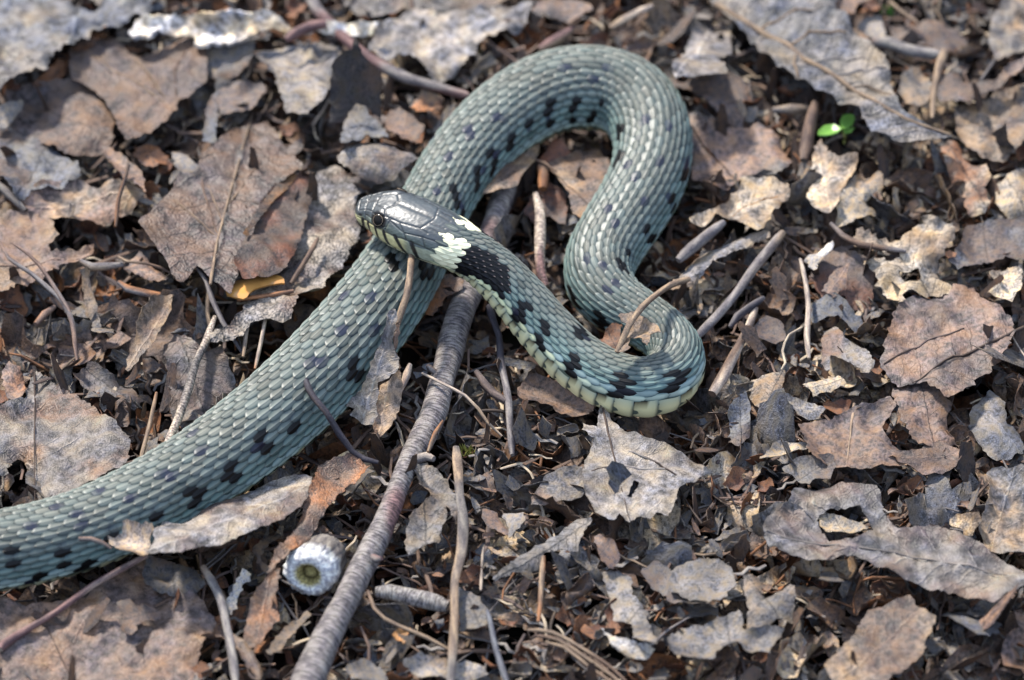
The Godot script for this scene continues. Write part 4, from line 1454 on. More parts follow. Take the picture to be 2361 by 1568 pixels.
	leaf("leaf_scrap", "grey twisted leaf scrap left of the tan pod", 3, [545, 400, 600, 395, 650, 520, 680, 680, 770, 720, 775, 780, 700, 795, 640, 740, 590, 600], {"h": 0.55, "tone": "grey", "tone2": "tan", "amp": 0.05, "curl": 0.8})
	leaf("grey_leaf", "dark grey lying leaf below the tan pod", 3, [490, 1000, 620, 940, 760, 1000, 880, 1060, 960, 1130, 900, 1200, 700, 1160, 560, 1080], {"h": 0.35, "tone": "mauve", "tone2": "grey", "amp": 0.12})

	# top middle and top right
	leaf("blotched_leaf", "pale grey blotched leaf behind the snake's loop at the top", 1, [300, 190, 520, 55, 850, 95, 1000, 60, 1345, -20, 1290, 80, 1210, 200, 1100, 205, 960, 300, 850, 425, 720, 535, 650, 560, 500, 425, 330, 430, 200, 330], {"h": 0.5, "tone": "palegrey", "tone2": "grey", "mix": 0.55, "amp": 0.12, "mid": [1300, 20, 500, 430], "shade": 1.2})
	leaf("top_leaf", "grey brown leaf along the top edge left of centre", 1, [-20, -60, 600, -80, 1300, -80, 1330, -20, 1000, 50, 850, 90, 520, 50, 300, 120, 100, 60], {"h": 0.35, "tone": "grey", "tone2": "mauve", "amp": 0.1})
	leaf("arched_leaf", "pinkish brown arched leaf over a dark hollow at the top", 1, [1310, 85, 1360, 15, 1560, -20, 1700, 40, 1730, 90, 1560, 135, 1400, 105], {"h": 0.85, "tone": "pink", "tone2": "mauve", "amp": 0.05, "mid": [1310, 80, 1720, 80], "curl": -0.8})
	leaf("ribbed_leaf", "big grey ribbed leaf with a long midrib in the upper right", 2, [240, -40, 1080, -60, 1085, 110, 1170, 170, 1230, 270, 1330, 340, 1440, 480, 1485, 640, 1545, 760, 1700, 822, 1870, 920, 1710, 975, 1600, 1012, 1480, 1000, 1350, 950, 1285, 865, 1240, 775, 1110, 742, 1030, 682, 950, 660, 750, 520, 560, 380, 470, 230, 375, 130], {"h": 1.0, "tone": "palegrey", "tone2": "bluegrey", "mix": 0.5, "shade": 0.85, "amp": 0.07, "mid": [270, 20, 700, 270, 1100, 575, 1500, 800, 1860, 925], "fold": 0.10, "corr": 0.15, "nv": 11, "rib": 0.10, "ribtone": "tan", "veins": [[560, 190, 760, 120, 1050, 100], [760, 320, 900, 260, 1150, 270], [900, 430, 1050, 400, 1320, 420], [1060, 545, 1250, 500, 1420, 500], [1160, 610, 1300, 590, 1460, 640], [600, 210, 560, 290, 600, 400], [820, 370, 800, 470, 830, 560]], "veinr": 0.04, "sz": 0.1, "skin": "leaf3", "rim": 0.05, "jag": 0.02})
	leaf("cupped_leaf", "grey cupped leaf folded over right of the snake's loop", 2, [-20, 450, 60, 330, 130, 225, 240, 125, 405, 150, 372, 230, 385, 350, 300, 375, 350, 500, 150, 520, 0, 545], {"h": 0.85, "tone": "grey", "tone2": "palegrey", "amp": 0.07, "sz": 0.5, "mid": [0, 540, 300, 140]})
	leaf("dark_leaf", "dark brown shadowed leaf under the grey cupped leaf", 2, [-20, 550, 350, 510, 505, 600, 475, 760, 440, 855, 300, 765, 100, 640], {"h": 0.45, "tone": "darkbrown", "tone2": "mauve", "shade": 1.5, "amp": 0.08})
	leaf("pinkish_leaf", "pink-grey leaf with a dark vein against the loop's right side", 2, [70, 770, 180, 760, 280, 850, 430, 870, 560, 830, 700, 900, 740, 1010, 800, 1100, 720, 1180, 600, 1190, 430, 1200, 330, 1290, 230, 1280, 120, 1240, 110, 1000], {"h": 0.4, "tone": "pink", "tone2": "grey", "amp": 0.12, "mid": [100, 850, 420, 1210], "rib": 0.03, "ribtone": "darkbrown"})
	leaf("puckered_leaf", "puckered cream leaf with thin veins right of the snake's loop", 2, [100, 1500, 330, 1385, 430, 1290, 440, 1195, 600, 1185, 760, 1255, 780, 1340, 700, 1420, 625, 1500, 560, 1560, 300, 1480, 180, 1560], {"h": 0.85, "tone": "cream", "tone2": "tan", "amp": 0.13, "mid": [760, 1300, 200, 1520], "rib": 0.02, "curl": -0.3, "ribtone": "amber"})
	leaf("twisted_cream_leaf", "twisted cream leaf standing right of the puckered cream leaf", 2, [940, 960, 985, 925, 1060, 1010, 1120, 1060, 1235, 1105, 1200, 1200, 1130, 1270, 1090, 1390, 1020, 1425, 880, 1300, 970, 1150, 925, 1080], {"h": 0.95, "tone": "cream", "tone2": "tan", "amp": 0.14, "curl": 0.7, "mid": [960, 940, 1050, 1400]})
	leaf("crumpled_cream_leaf", "crumpled cream and tan leaf below the green seedling", 2, [1090, 1400, 1140, 1280, 1240, 1200, 1390, 1190, 1400, 1290, 1290, 1350, 1360, 1400, 1200, 1480, 1090, 1520], {"h": 0.75, "tone": "cream", "tone2": "tan", "amp": 0.16, "mix": 0.5})
	leaf("small_tan_leaf", "small tan crumpled leaf right of the big ribbed leaf", 2, [1505, 600, 1560, 480, 1640, 435, 1745, 580, 1700, 705, 1580, 700], {"h": 0.65, "tone": "tan", "tone2": "grey", "amp": 0.1})
	leaf("dark_grey_leaf", "dark grey leaf with white specks near the right edge", 2, [1765, 500, 1900, 470, 1990, 560, 2150, 560, 2250, 470, 2400, 390, 2400, 470, 2180, 620, 2030, 670, 1960, 710, 1780, 680], {"h": 0.7, "tone": "darkbrown", "tone2": "mauve", "shade": 1.6, "amp": 0.08, "corr": 0.0})
	leaf("speckled_leaf", "tan speckled leaf at the right edge below the dark grey leaf", 2, [1870, 720, 2010, 700, 2200, 610, 2420, 540, 2420, 900, 2235, 1105, 2050, 1055, 1925, 935], {"h": 0.5, "tone": "tan", "tone2": "mauve", "mix": 0.55, "amp": 0.12})
	leaf("lacy_leaf", "lacy yellowed leaf bits hanging right of the twisted cream leaf", 2, [1800, 960, 1900, 930, 1990, 1080, 2100, 1110, 2130, 1200, 2080, 1250, 2140, 1340, 2060, 1420, 1990, 1400, 1900, 1240, 1840, 1120], {"h": 0.75, "tone": "cream", "tone2": "orange", "amp": 0.14, "shade": 0.85})
	leaf("lacy_leaf", "tan crumbling leaf at the far right edge", 2, [2180, 1230, 2300, 1140, 2420, 1130, 2420, 1400, 2260, 1440, 2160, 1340], {"h": 0.6, "tone": "tan", "tone2": "cream", "amp": 0.15})
	leaf("corner_leaf", "tan pitted leaf in the top right corner", 2, [2110, 280, 2140, 100, 2240, -40, 2420, -40, 2420, 370, 2180, 400], {"h": 0.65, "tone": "tan", "tone2": "grey", "shade": 0.85, "amp": 0.13})
	leaf("corner_leaf", "brown flat leaf pieces left of the top right corner", 2, [1450, 190, 1740, 140, 1900, 200, 2080, 270, 2100, 380, 1860, 340, 1600, 300, 1460, 240], {"h": 0.3, "tone": "brown", "tone2": "mauve", "amp": 0.1})
	leaf("reddish_leaf", "reddish curled leaf edge at the top right of the ribbed leaf", 2, [1090, 60, 1130, -40, 1500, -60, 1410, 10, 1260, 30, 1200, 110, 1110, 110], {"h": 0.7, "tone": "pink", "tone2": "rust", "amp": 0.06})
	leaf("tan_scrap", "light grey folded scrap behind the ribbed leaf's right edge", 2, [1230, 160, 1290, 85, 1400, 90, 1410, 230, 1330, 230], {"h": 0.5, "tone": "palegrey", "amp": 0.06})

	# right side
	leaf("cream_lace_leaf", "large lacy cream leaf with dark holes at the right", 5, [1190, 55, 1260, 25, 1400, 80, 1560, 75, 1700, -10, 1885, 15, 1820, 180, 1790, 300, 1900, 385, 1650, 450, 1560, 420, 1525, 525, 1380, 405, 1360, 330, 1265, 235, 1300, 195, 1450, 250, 1550, 185, 1250, 130], {"h": 0.8, "tone": "cream", "tone2": "tan", "mix": 0.55, "amp": 0.14, "jag": 0.06, "holes": [[1510, 320, 1640, 310, 1660, 360, 1560, 380]]})
	leaf("toothed_leaf", "big toothed brown leaf with dark veins at the right", 5, [1390, 900, 1440, 720, 1500, 540, 1620, 470, 1780, 440, 1900, 395, 2010, 395, 2080, 480, 2200, 560, 2290, 700, 2260, 830, 2200, 930, 2020, 1070, 1900, 1150, 1840, 1180, 1700, 1060, 1500, 1060, 1400, 960], {"h": 0.75, "tone": "mauve", "tone2": "pink", "mix": 0.5, "shade": 1.15, "amp": 0.09, "mid": [2400, 680, 2150, 800, 1850, 920, 1600, 1060], "rib": 0.05, "ribtone": "darkbrown", "teeth": 0.10, "tooth": 0.5, "veins": [[1410, 920, 1700, 780, 1950, 700]], "sz": 0.1, "skin": "leaf2", "rim": 0.06, "jag": 0.015, "soft": 0.08})
	leaf("plum_leaf", "purplish flat leaf at the far right edge", 5, [1840, 280, 1920, 150, 1960, 20, 2150, -20, 2420, -20, 2420, 250, 2200, 250, 2080, 300, 1900, 335], {"h": 0.45, "tone": "mauve", "tone2": "bluegrey", "amp": 0.08})
	leaf("cream_scrap", "cream torn scraps above the toothed brown leaf at the right edge", 5, [2090, 470, 2200, 430, 2120, 310, 2250, 280, 2340, 350, 2330, 450, 2270, 545, 2200, 520], {"h": 0.6, "tone": "cream", "tone2": "tan", "amp": 0.14})
	leaf("beige_roll_leaf", "long beige rolled leaf right of the snake's loop", 5, [-30, 370, 150, 180, 330, 80, 420, 50, 600, 20, 640, 65, 400, 155, 250, 240, 130, 365, -20, 425], {"h": 0.75, "tone": "palegrey", "tone2": "tan", "amp": 0.06, "mid": [-20, 400, 620, 45], "curl": -1.6, "shade": 1.15})
	leaf("curled_brown_leaf", "brown leaf curled into a tube left of the lacy cream leaf", 5, [985, 440, 1060, 330, 1180, 275, 1155, 400, 1075, 485], {"h": 0.7, "tone": "brown", "tone2": "pink", "amp": 0.03, "curl": -1.0, "mid": [1030, 470, 1170, 280], "shade": 1.1})
	leaf("plum_leaf", "dark purplish leaf behind the curled brown tube leaf", 5, [900, 340, 1080, 150, 1180, 210, 1280, 260, 1350, 350, 1320, 560, 1180, 540, 1130, 480, 1000, 490], {"h": 0.35, "tone": "mauve", "tone2": "rust", "amp": 0.09})
	leaf("grey_flake_leaf", "grey flaky leaf below the curled brown tube leaf", 5, [910, 520, 1100, 500, 1170, 560, 1260, 640, 1310, 700, 1240, 735, 1100, 640, 930, 660], {"h": 0.5, "tone": "bluegrey", "tone2": "grey", "amp": 0.1})
	leaf("pale_lace_leaf", "pale pinkish lacy leaf left of the toothed brown leaf", 5, [1000, 660, 1090, 655, 1150, 780, 1280, 850, 1350, 1000, 1290, 1070, 1180, 980, 1060, 900, 1040, 1000, 990, 960], {"h": 0.6, "tone": "palegrey", "tone2": "pink", "amp": 0.1})
	leaf("mauve_scrap", "purplish scaly scrap left of the upright straw", 5, [510, 730, 620, 620, 720, 660, 750, 760, 680, 820, 560, 790], {"h": 0.5, "tone": "mauve", "tone2": "bluegrey", "amp": 0.12})
	leaf("folded_cream_leaf", "cream folded leaf with a thin bent stalk right of the lower bend", 5, [520, 1000, 735, 968, 735, 1080, 700, 1165, 640, 1255, 540, 1185, 508, 1090], {"h": 0.75, "tone": "cream", "tone2": "tan", "amp": 0.06, "fold": -0.35, "mid": [720, 980, 600, 1240], "stem": [720, 975, 0.8, 0.03, 745, 930, 0.9, 0.03, 725, 850, 0.9, 0.028, 770, 740, 0.85, 0.028, 855, 690, 0.8, 0.03]})
	leaf("cream_roll", "cream rolled leaf piece right of the folded cream leaf", 5, [860, 1070, 1100, 1025, 1155, 1080, 940, 1145], {"h": 0.55, "tone": "cream", "tone2": "palegrey", "amp": 0.03, "curl": -2.0, "mid": [860, 1110, 1150, 1050]})
	leaf("rust_brown_leaf", "rust-brown leaf with a pale midrib below the toothed leaf", 5, [830, 1360, 1060, 1310, 1190, 1225, 1450, 1185, 1492, 1250, 1400, 1340, 1430, 1430, 1565, 1500, 1560, 1620, 1000, 1640, 900, 1556], {"h": 0.65, "tone": "brown", "tone2": "mauve", "shade": 1.25, "amp": 0.09, "mid": [1210, 1200, 1160, 1600], "rib": 0.045, "ribtone": "tan"})
	leaf("lobed_brown_leaf", "lobed brown leaf between the toothed leaf and the dark hollow at the right", 5, [1470, 1100, 1700, 1085, 1870, 1200, 1830, 1300, 1905, 1450, 1750, 1510, 1600, 1460, 1510, 1300], {"h": 0.6, "tone": "brown", "tone2": "pink", "shade": 1.1, "amp": 0.1})
	leaf("white_grey_leaf", "whitish grey leaf in the dark hollow at the right edge", 5, [2000, 1240, 2120, 1130, 2230, 1200, 2250, 1320, 2340, 1400, 2360, 1520, 2150, 1560, 1990, 1420], {"h": 0.4, "tone": "palegrey", "tone2": "bluegrey", "amp": 0.1})
	leaf("grey_strip_leaf", "grey twisted strip leaf in front of the folded cream leaf", 5, [720, 1180, 920, 1200, 1020, 1250, 900, 1310, 760, 1250], {"h": 0.5, "tone": "palegrey", "tone2": "grey", "amp": 0.08})
	leaf("bark_flake", "grey lumpy bark flake right of the snake's lower bend", 5, [360, 1440, 370, 1250, 470, 1170, 520, 1250, 500, 1420, 430, 1480], {"h": 0.5, "tone": "bluegrey", "tone2": "mauve", "amp": 0.12})

	leaf("chalky_crumb", "bright white chalky crumb at the top of the upright straw", 5, [870, 190, 900, 165, 960, 130, 1070, 95, 1060, 160, 985, 205, 950, 285, 905, 250], {"h": 0.9, "tone": "white", "tone2": "palegrey", "amp": 0.12, "grid": 0.09, "cat": "chalky crumb", "group": ""})
	leaf("red_scrap", "tiny vivid red-orange scrap right of the lacy cream leaf", 5, [1810, 205, 1850, 185, 1895, 195, 1890, 218, 1840, 232], {"h": 0.7, "tone": "orange", "shade": 1.4, "amp": 0.03, "grid": 0.08})
	# around and on the snake
	leaf("narrow_leaf", "narrow light brown leaf poking out inside the snake's loop", 1, [975, 1310, 1040, 1220, 1110, 1130, 1240, 1035, 1360, 962, 1345, 1060, 1240, 1190, 1215, 1270, 1100, 1280], {"h": 0.9, "tone": "tan", "tone2": "brown", "amp": 0.03, "shade": 0.8, "mid": [980, 1310, 1355, 970], "sz": 0.2, "curl": 0.5, "rim": 0.03, "jag": 0.01})
	leaf("loop_leaf", "brown leaf with a grey stalk in the middle of the snake's loop", 1, [1400, 1110, 1500, 1068, 1600, 1020, 1745, 985, 1830, 1080, 1848, 1140, 1765, 1300, 1700, 1400, 1640, 1490, 1588, 1430, 1560, 1300, 1460, 1170], {"h": 0.75, "tone": "brown", "tone2": "tan", "mix": 0.5, "shade": 1.1, "amp": 0.06, "mid": [1400, 1110, 1700, 1390], "rib": 0.02, "sz": 0.25, "stem": [1335, 1078, 0.75, 0.04, 1400, 1100, 0.8, 0.035, 1480, 1160, 0.85, 0.025], "rim": 0.05, "jag": 0.015})
	leaf("rust_leaf", "rust-red leaf behind the brown leaf in the snake's loop", 1, [1350, 1060, 1420, 1010, 1480, 930, 1575, 1040, 1400, 1110], {"h": 0.4, "tone": "rust", "tone2": "pink", "shade": 1.4, "amp": 0.08})
	leaf("shaded_leaf", "reddish leaf deep inside the snake's loop beside the pink twig", 1, [1250, 1420, 1400, 1250, 1540, 1330, 1540, 1500, 1420, 1450, 1330, 1490], {"h": 0.2, "tone": "rust", "tone2": "mauve", "shade": 1.2, "amp": 0.1})
	leaf("pinkish_leaf", "pinkish leaf wedged between the snake and the thick stick under the neck", 4, [690, 300, 760, 330, 855, 400, 840, 440, 740, 500, 640, 600, 580, 560, 640, 430], {"h": 0.75, "tone": "pink", "tone2": "orange", "amp": 0.06, "holes": [[705, 425, 760, 430, 800, 465, 750, 455]], "shade": 0.9})
	var curl := thing("twig_with_dead_leaf", Vector3.ZERO, "dry twig with a hanging two-lobed dead leaf resting against the snake's trunk", "twig", "twigs and stems in the litter")
	put("stem", twig_mesh(4, [500, 195, 2.25, 0.075, 490, 330, 2.3, 0.075, 465, 480, 2.2, 0.07, 425, 600, 2.0, 0.08, 400, 690, 1.9, 0.07, 390, 790, 1.6, 0.05], "tan", "brown", 0.5, 0.15), curl)
	part_leaf(curl, "grey_lobe", 4, [365, 570, 402, 600, 395, 700, 370, 800, 410, 900, 420, 960, 345, 1030, 280, 1060, 245, 1350, 160, 1340, 90, 1285, 110, 1240, 48, 1215, 150, 1105, 230, 930, 305, 735], {"h": 1.5, "tone": "palegrey", "tone2": "grey", "amp": 0.06, "sz": -0.75, "mid": [390, 580, 160, 1340], "corr": 0.02, "nv": 14, "curl": 0.25})
	part_leaf(curl, "brown_lobe", 4, [420, 650, 375, 720, 368, 800, 420, 950, 345, 1035, 275, 1080, 240, 1400, 275, 1455, 370, 1350, 440, 1150, 425, 950, 400, 850, 418, 760], {"h": 1.4, "tone": "brown", "tone2": "tan", "shade": 1.15, "amp": 0.06, "sz": -0.75, "mid": [400, 700, 280, 1450], "corr": 0.02, "nv": 14})
	leaf("notched_leaf", "light grey notched leaf with a slit just below the snake's lower bend", 9, [1383, 934, 1400, 944, 1430, 980, 1480, 1010, 1570, 1030, 1622, 1050, 1642, 1062, 1600, 1100, 1570, 1112, 1555, 1160, 1540, 1192, 1515, 1180, 1500, 1196, 1475, 1188, 1450, 1206, 1430, 1190, 1412, 1202, 1370, 1186, 1350, 1150, 1342, 1080, 1360, 1040, 1370, 1010, 1342, 985, 1346, 965, 1375, 980], {"h": 0.85, "tone": "palegrey", "tone2": "grey", "mix": 0.6, "amp": 0.07, "sz": 0.12, "mid": [1390, 940, 1450, 1200], "rib": 0.03, "ribtone": "darkbrown", "veins": [[1345, 1085, 1430, 1075, 1540, 1075], [1450, 1040, 1510, 1060, 1560, 1090]], "holes": [[1462, 1112, 1474, 1117, 1468, 1128, 1452, 1150, 1447, 1150, 1455, 1128]], "curl": -0.2, "rim": 0.07, "jag": 0.015, "soft": 0.08})
	leaf("under_leaf", "dark brown smooth leaf under the snake's lower bend", 4, [1205, 1130, 1260, 1050, 1310, 1000, 1400, 1040, 1560, 1130, 1740, 1240, 1700, 1305, 1560, 1320, 1490, 1300, 1450, 1255, 1250, 1205], {"h": 0.35, "tone": "brown", "tone2": "mauve", "amp": 0.04, "mid": [1210, 1130, 1730, 1270], "curl": 0.2})
	leaf("small_shell_leaf", "small tan shell-like leaf caught on the black twig", 4, [1085, 880, 1120, 840, 1250, 880, 1345, 940, 1290, 960, 1180, 930, 1100, 920], {"h": 0.75, "tone": "bone", "tone2": "mauve", "amp": 0.04, "curl": -0.8, "mid": [1085, 890, 1340, 945]})
	leaf("grey_triangle_leaf", "small purplish leaf left of the thick stick's upper half", 4, [505, 965, 640, 895, 668, 905, 600, 985, 530, 1000], {"h": 0.55, "tone": "bluegrey", "tone2": "mauve", "amp": 0.03})
	var bend := thing("bent_twig_with_torn_leaf", Vector3.ZERO, "tan bent stalk with a torn leaf lying across the snake before its lower bend", "twig", "twigs and stems in the litter")
	put("stalk", twig_mesh(4, [1885, 860, 1.75, 0.085, 1925, 770, 1.9, 0.085, 1960, 690, 2.0, 0.085, 2050, 560, 2.1, 0.08, 2150, 470, 1.9, 0.075, 2250, 405, 1.6, 0.075, 2370, 365, 1.2, 0.08], "tan", "brown", 0.55, 0.12), bend)
	part_leaf(bend, "torn_blade", 4, [1890, 632, 2010, 618, 2100, 660, 2172, 705, 2182, 760, 2110, 760, 2085, 845, 2050, 800, 1985, 765, 1960, 860, 1900, 850, 1935, 745, 1965, 690], {"h": 1.8, "tone": "tan", "tone2": "brown", "shade": 0.85, "amp": 0.08, "sz": 0.1})
	leaf("rust_scrap", "rust-brown curled scrap left of the torn leaf on the snake's bend", 4, [1755, 790, 1830, 718, 1925, 690, 1915, 760, 1870, 860, 1800, 820], {"h": 1.0, "tone": "orange", "tone2": "rust", "amp": 0.12, "shade": 0.8})
	leaf("curled_grey_leaf", "grey rolled leaf lying across the snake's rear flank in the foreground", 6, [1000, 700, 1040, 610, 1035, 540, 1100, 455, 1160, 470, 1250, 455, 1400, 360, 1600, 260, 1800, 190, 2110, 180, 2070, 340, 2000, 400, 1700, 535, 1500, 600, 1250, 660, 1080, 692], {"h": 1.35, "tone": "palegrey", "tone2": "mauve", "mix": 0.55, "amp": 0.06, "mid": [1000, 690, 2100, 240], "curl": -0.9, "corr": 0.02, "nv": 22, "sz": 0.35, "skin": "leaf1", "rim": 0.05, "jag": 0.015})
	leaf("leaf_loop", "tan looped leaf margin at the tip of the grey rolled leaf", 6, [718, 610, 740, 575, 790, 558, 1030, 578, 1010, 640, 990, 700, 920, 752, 830, 735, 755, 670], {"h": 1.3, "tone": "tan", "tone2": "bone", "amp": 0.03, "curl": 1.4, "mid": [730, 620, 1000, 660], "sz": 0.2})
	twig("red_twig", "long reddish stalk slanting from the grey rolled leaf to the left edge", "stalk", 6, [990, 710, 1.15, 0.075, 870, 775, 0.95, 0.07, 640, 905, 0.7, 0.07, 390, 1085, 0.6, 0.075, 200, 1200, 0.55, 0.08, 20, 1315, 0.5, 0.10, 0, 1345, 0.5, 0.11], "redtwig", "bone", 0.5, 0.10)
	twig("hooked_twig", "short pinkish hooked stem tip lying on the snake's rear flank", "stem", 6, [530, 600, 1.6, 0.07, 610, 600, 1.6, 0.055, 690, 625, 1.55, 0.05, 750, 665, 1.45, 0.045], "pink", "grey", 0.5, 0.1)
	leaf("oak_leaf", "flat brown oak leaf spread over the bottom left corner", 9, [-30, 1375, 60, 1400, 190, 1380, 270, 1315, 330, 1290, 380, 1300, 420, 1350, 470, 1390, 500, 1440, 460, 1500, 440, 1600, -30, 1600], {"h": 0.35, "tone": "brown", "tone2": "mauve", "mix": 0.5, "shade": 1.2, "amp": 0.10, "mid": [40, 1300, 180, 1600], "rib": 0.03, "ribtone": "darkbrown", "rim": 0.05, "jag": 0.02})
	leaf("lobed_scrap", "small brown forked leaf scrap lying on the flat oak leaf", 6, [785, 1030, 880, 1018, 915, 1060, 960, 1040, 1075, 1070, 1085, 1105, 940, 1150, 925, 1205, 860, 1235, 808, 1200, 830, 1100], {"h": 0.6, "tone": "pink", "tone2": "brown", "shade": 0.85, "amp": 0.05})
	leaf("grey_brown_leaf", "grey-brown leaf under the long reddish stalk", 6, [960, 860, 1000, 740, 1180, 750, 1330, 800, 1390, 880, 1280, 960, 1040, 960], {"h": 0.45, "tone": "grey", "tone2": "brown", "amp": 0.1})
	leaf("rusty_leaf", "rusty brown leaf between the grey rolled leaf and the thick stick", 9, [735, 1085, 770, 1068, 810, 1058, 855, 1088, 830, 1112, 790, 1135, 740, 1190, 690, 1262, 640, 1315, 618, 1332, 645, 1262, 690, 1190, 718, 1125], {"h": 0.95, "tone": "brown", "tone2": "orange", "mix": 0.5, "amp": 0.08, "mid": [840, 1085, 640, 1310], "curl": 0.3, "sz": 0.1})
	leaf("rusty_leaf", "tall rust-orange leaf left of the hollow white husk", 9, [560, 1480, 570, 1420, 600, 1360, 625, 1310, 650, 1320, 640, 1380, 640, 1430, 610, 1470, 580, 1495], {"h": 0.55, "tone": "orange", "tone2": "brown", "shade": 0.75, "amp": 0.08})
	leaf("grey_tatter", "grey tattered leaf right of the thick stick's middle", 7, [510, 100, 600, 95, 740, 215, 800, 330, 850, 450, 810, 510, 740, 400, 720, 500, 680, 610, 560, 640, 470, 705, 455, 560, 500, 430, 640, 330, 540, 230], {"h": 0.75, "tone": "grey", "tone2": "tan", "amp": 0.10, "mid": [560, 100, 600, 640]})
	leaf("grey_triangle_leaf", "grey-brown triangular leaf beside the flattened grey stalk", 7, [800, 920, 900, 945, 960, 1000, 1030, 1095, 1000, 1185, 900, 1200, 820, 1190], {"h": 0.6, "tone": "grey", "tone2": "tan", "shade": 0.85, "amp": 0.05})
	leaf("lobed_strip_leaf", "long lobed grey strip leaf in the lower middle", 7, [1050, 885, 1200, 735, 1320, 650, 1480, 560, 1590, 478, 1705, 468, 1722, 505, 1650, 580, 1625, 665, 1520, 672, 1400, 682, 1372, 770, 1250, 805, 1100, 875], {"h": 0.7, "tone": "palegrey", "tone2": "grey", "shade": 0.9, "amp": 0.07, "mid": [1060, 880, 1710, 480]})
	leaf("brown_blue_leaf", "grey-brown leaf left of the notched leaf", 7, [1290, 350, 1380, 220, 1500, 120, 1650, 130, 1665, 300, 1480, 350, 1400, 370], {"h": 0.55, "tone": "grey", "tone2": "brown", "amp": 0.09})
	leaf("pinkish_scrap", "pinkish wedge scrap in the lower middle", 7, [980, 410, 1060, 400, 1140, 500, 1150, 570, 1060, 530, 990, 500], {"h": 0.5, "tone": "pink", "tone2": "mauve", "amp": 0.04})
	leaf("light_scrap", "light grey scrap beside the pinkish wedge scrap", 7, [1120, 420, 1260, 415, 1270, 480, 1160, 585, 1140, 520], {"h": 0.55, "tone": "palegrey", "amp": 0.06})
	leaf("pink_nub", "pink thumb-shaped leaf scrap below the notched leaf", 7, [1735, 600, 1770, 582, 1810, 640, 1870, 650, 1900, 720, 1860, 790, 1780, 760, 1740, 690], {"h": 0.75, "tone": "pink", "shade": 1.1, "amp": 0.05, "curl": -0.5})
	leaf("tall_grey_leaf", "tall grey-white leaf in the lower middle right", 7, [1790, 830, 1980, 850, 2000, 960, 2110, 1060, 2080, 1120, 2150, 1290, 2140, 1370, 2010, 1290, 1980, 1130, 1870, 1120, 1840, 960], {"h": 0.75, "tone": "palegrey", "tone2": "grey", "amp": 0.09, "sz": 0.2})
	leaf("white_boat_scrap", "white boat-shaped leaf scrap near the bottom edge", 7, [1785, 1180, 1850, 1280, 2000, 1320, 2140, 1360, 2090, 1420, 1960, 1430, 1850, 1360], {"h": 0.7, "tone": "white", "tone2": "palegrey", "shade": 0.8, "amp": 0.04, "curl": 0.6, "mid": [1785, 1200, 2120, 1400]})
	leaf("grey_leaf", "grey pointed leaf right of the tall grey-white leaf", 7, [2040, 820, 2160, 770, 2361, 880, 2450, 960, 2400, 1060, 2250, 1020, 2120, 930], {"h": 0.55, "tone": "grey", "tone2": "mauve", "amp": 0.08})
	leaf("bottom_leaf", "light grey leaf at the bottom edge beside the flattened stalk", 7, [440, 1480, 560, 1420, 700, 1440, 860, 1400, 1000, 1440, 1020, 1490, 850, 1540, 600, 1560], {"h": 0.6, "tone": "palegrey", "tone2": "tan", "amp": 0.09})
	leaf("bottom_leaf", "light leaf scrap at the bottom edge right of the thick stick", 7, [60, 1480, 180, 1400, 290, 1450, 340, 1560, 100, 1580], {"h": 0.5, "tone": "palegrey", "tone2": "grey", "amp": 0.1})
	leaf("orange_scrap", "glowing orange crumpled scrap near the bottom left of centre", 7, [365, 1270, 430, 1225, 505, 1240, 450, 1330, 380, 1310], {"h": 0.5, "tone": "amber", "tone2": "orange", "amp": 0.1})
	# lower right
	leaf("holed_leaf", "large grey-brown leaf with a big hole in the lower right", 8, [640, 665, 590, 560, 620, 470, 760, 380, 810, 250, 1000, 230, 1200, 240, 1370, 260, 1410, 440, 1500, 540, 1660, 500, 1800, 530, 1980, 600, 2361, 820, 2420, 860, 2361, 930, 2150, 1012, 1900, 950, 1750, 932, 1500, 850, 1280, 755, 1140, 702, 1000, 735, 800, 732], {"h": 0.9, "tone": "grey", "tone2": "mauve", "mix": 0.5, "shade": 0.95, "amp": 0.10, "mid": [620, 560, 2361, 860], "holes": [[950, 450, 1050, 400, 1250, 400, 1340, 560, 1200, 622, 1040, 600]], "sz": 0.12, "rib": 0.035, "corr": 0.03, "rim": 0.07, "jag": 0.02})
	leaf("cream_chip", "cream chip showing through the hole of the large grey-brown leaf", 8, [955, 455, 1010, 445, 1150, 470, 1310, 550, 1200, 585, 1010, 580], {"h": 0.55, "tone": "cream", "tone2": "palegrey", "amp": 0.04, "cat": "wood chip", "group": ""})
	leaf("blunt_leaf", "blunt light brown leaf near the bottom right", 8, [1005, 1450, 1200, 1230, 1300, 1060, 1500, 1010, 1580, 975, 1640, 1060, 1765, 1140, 1690, 1300, 1680, 1385, 1450, 1545, 1400, 1640, 1100, 1600], {"h": 0.8, "tone": "tan", "tone2": "brown", "mix": 0.55, "shade": 0.8, "amp": 0.09, "mid": [1650, 1080, 1100, 1560], "rim": 0.07, "jag": 0.02})
	leaf("pale_mass_leaf", "pale greenish grey leaf at the lower right edge", 8, [2100, 180, 2200, 150, 2420, 200, 2420, 720, 2220, 690, 2100, 620, 2040, 500, 2120, 360], {"h": 0.5, "tone": "palegrey", "tone2": "tan", "shade": 0.8, "amp": 0.12})
	leaf("grey_plate_leaf", "grey plate-like leaf in the lower right centre", 8, [-30, 830, 220, 740, 380, 800, 420, 920, 300, 1060, 100, 1040, -40, 960], {"h": 0.6, "tone": "palegrey", "tone2": "grey", "shade": 0.85, "amp": 0.07})
	leaf("brown_bridge_leaf", "brown-grey leaf bridging a dark hollow in the lower right centre", 8, [460, 840, 580, 830, 600, 1000, 740, 920, 810, 920, 805, 1140, 690, 1130, 590, 1210, 480, 1210, 490, 1080], {"h": 0.75, "tone": "grey", "tone2": "tan", "amp": 0.07})
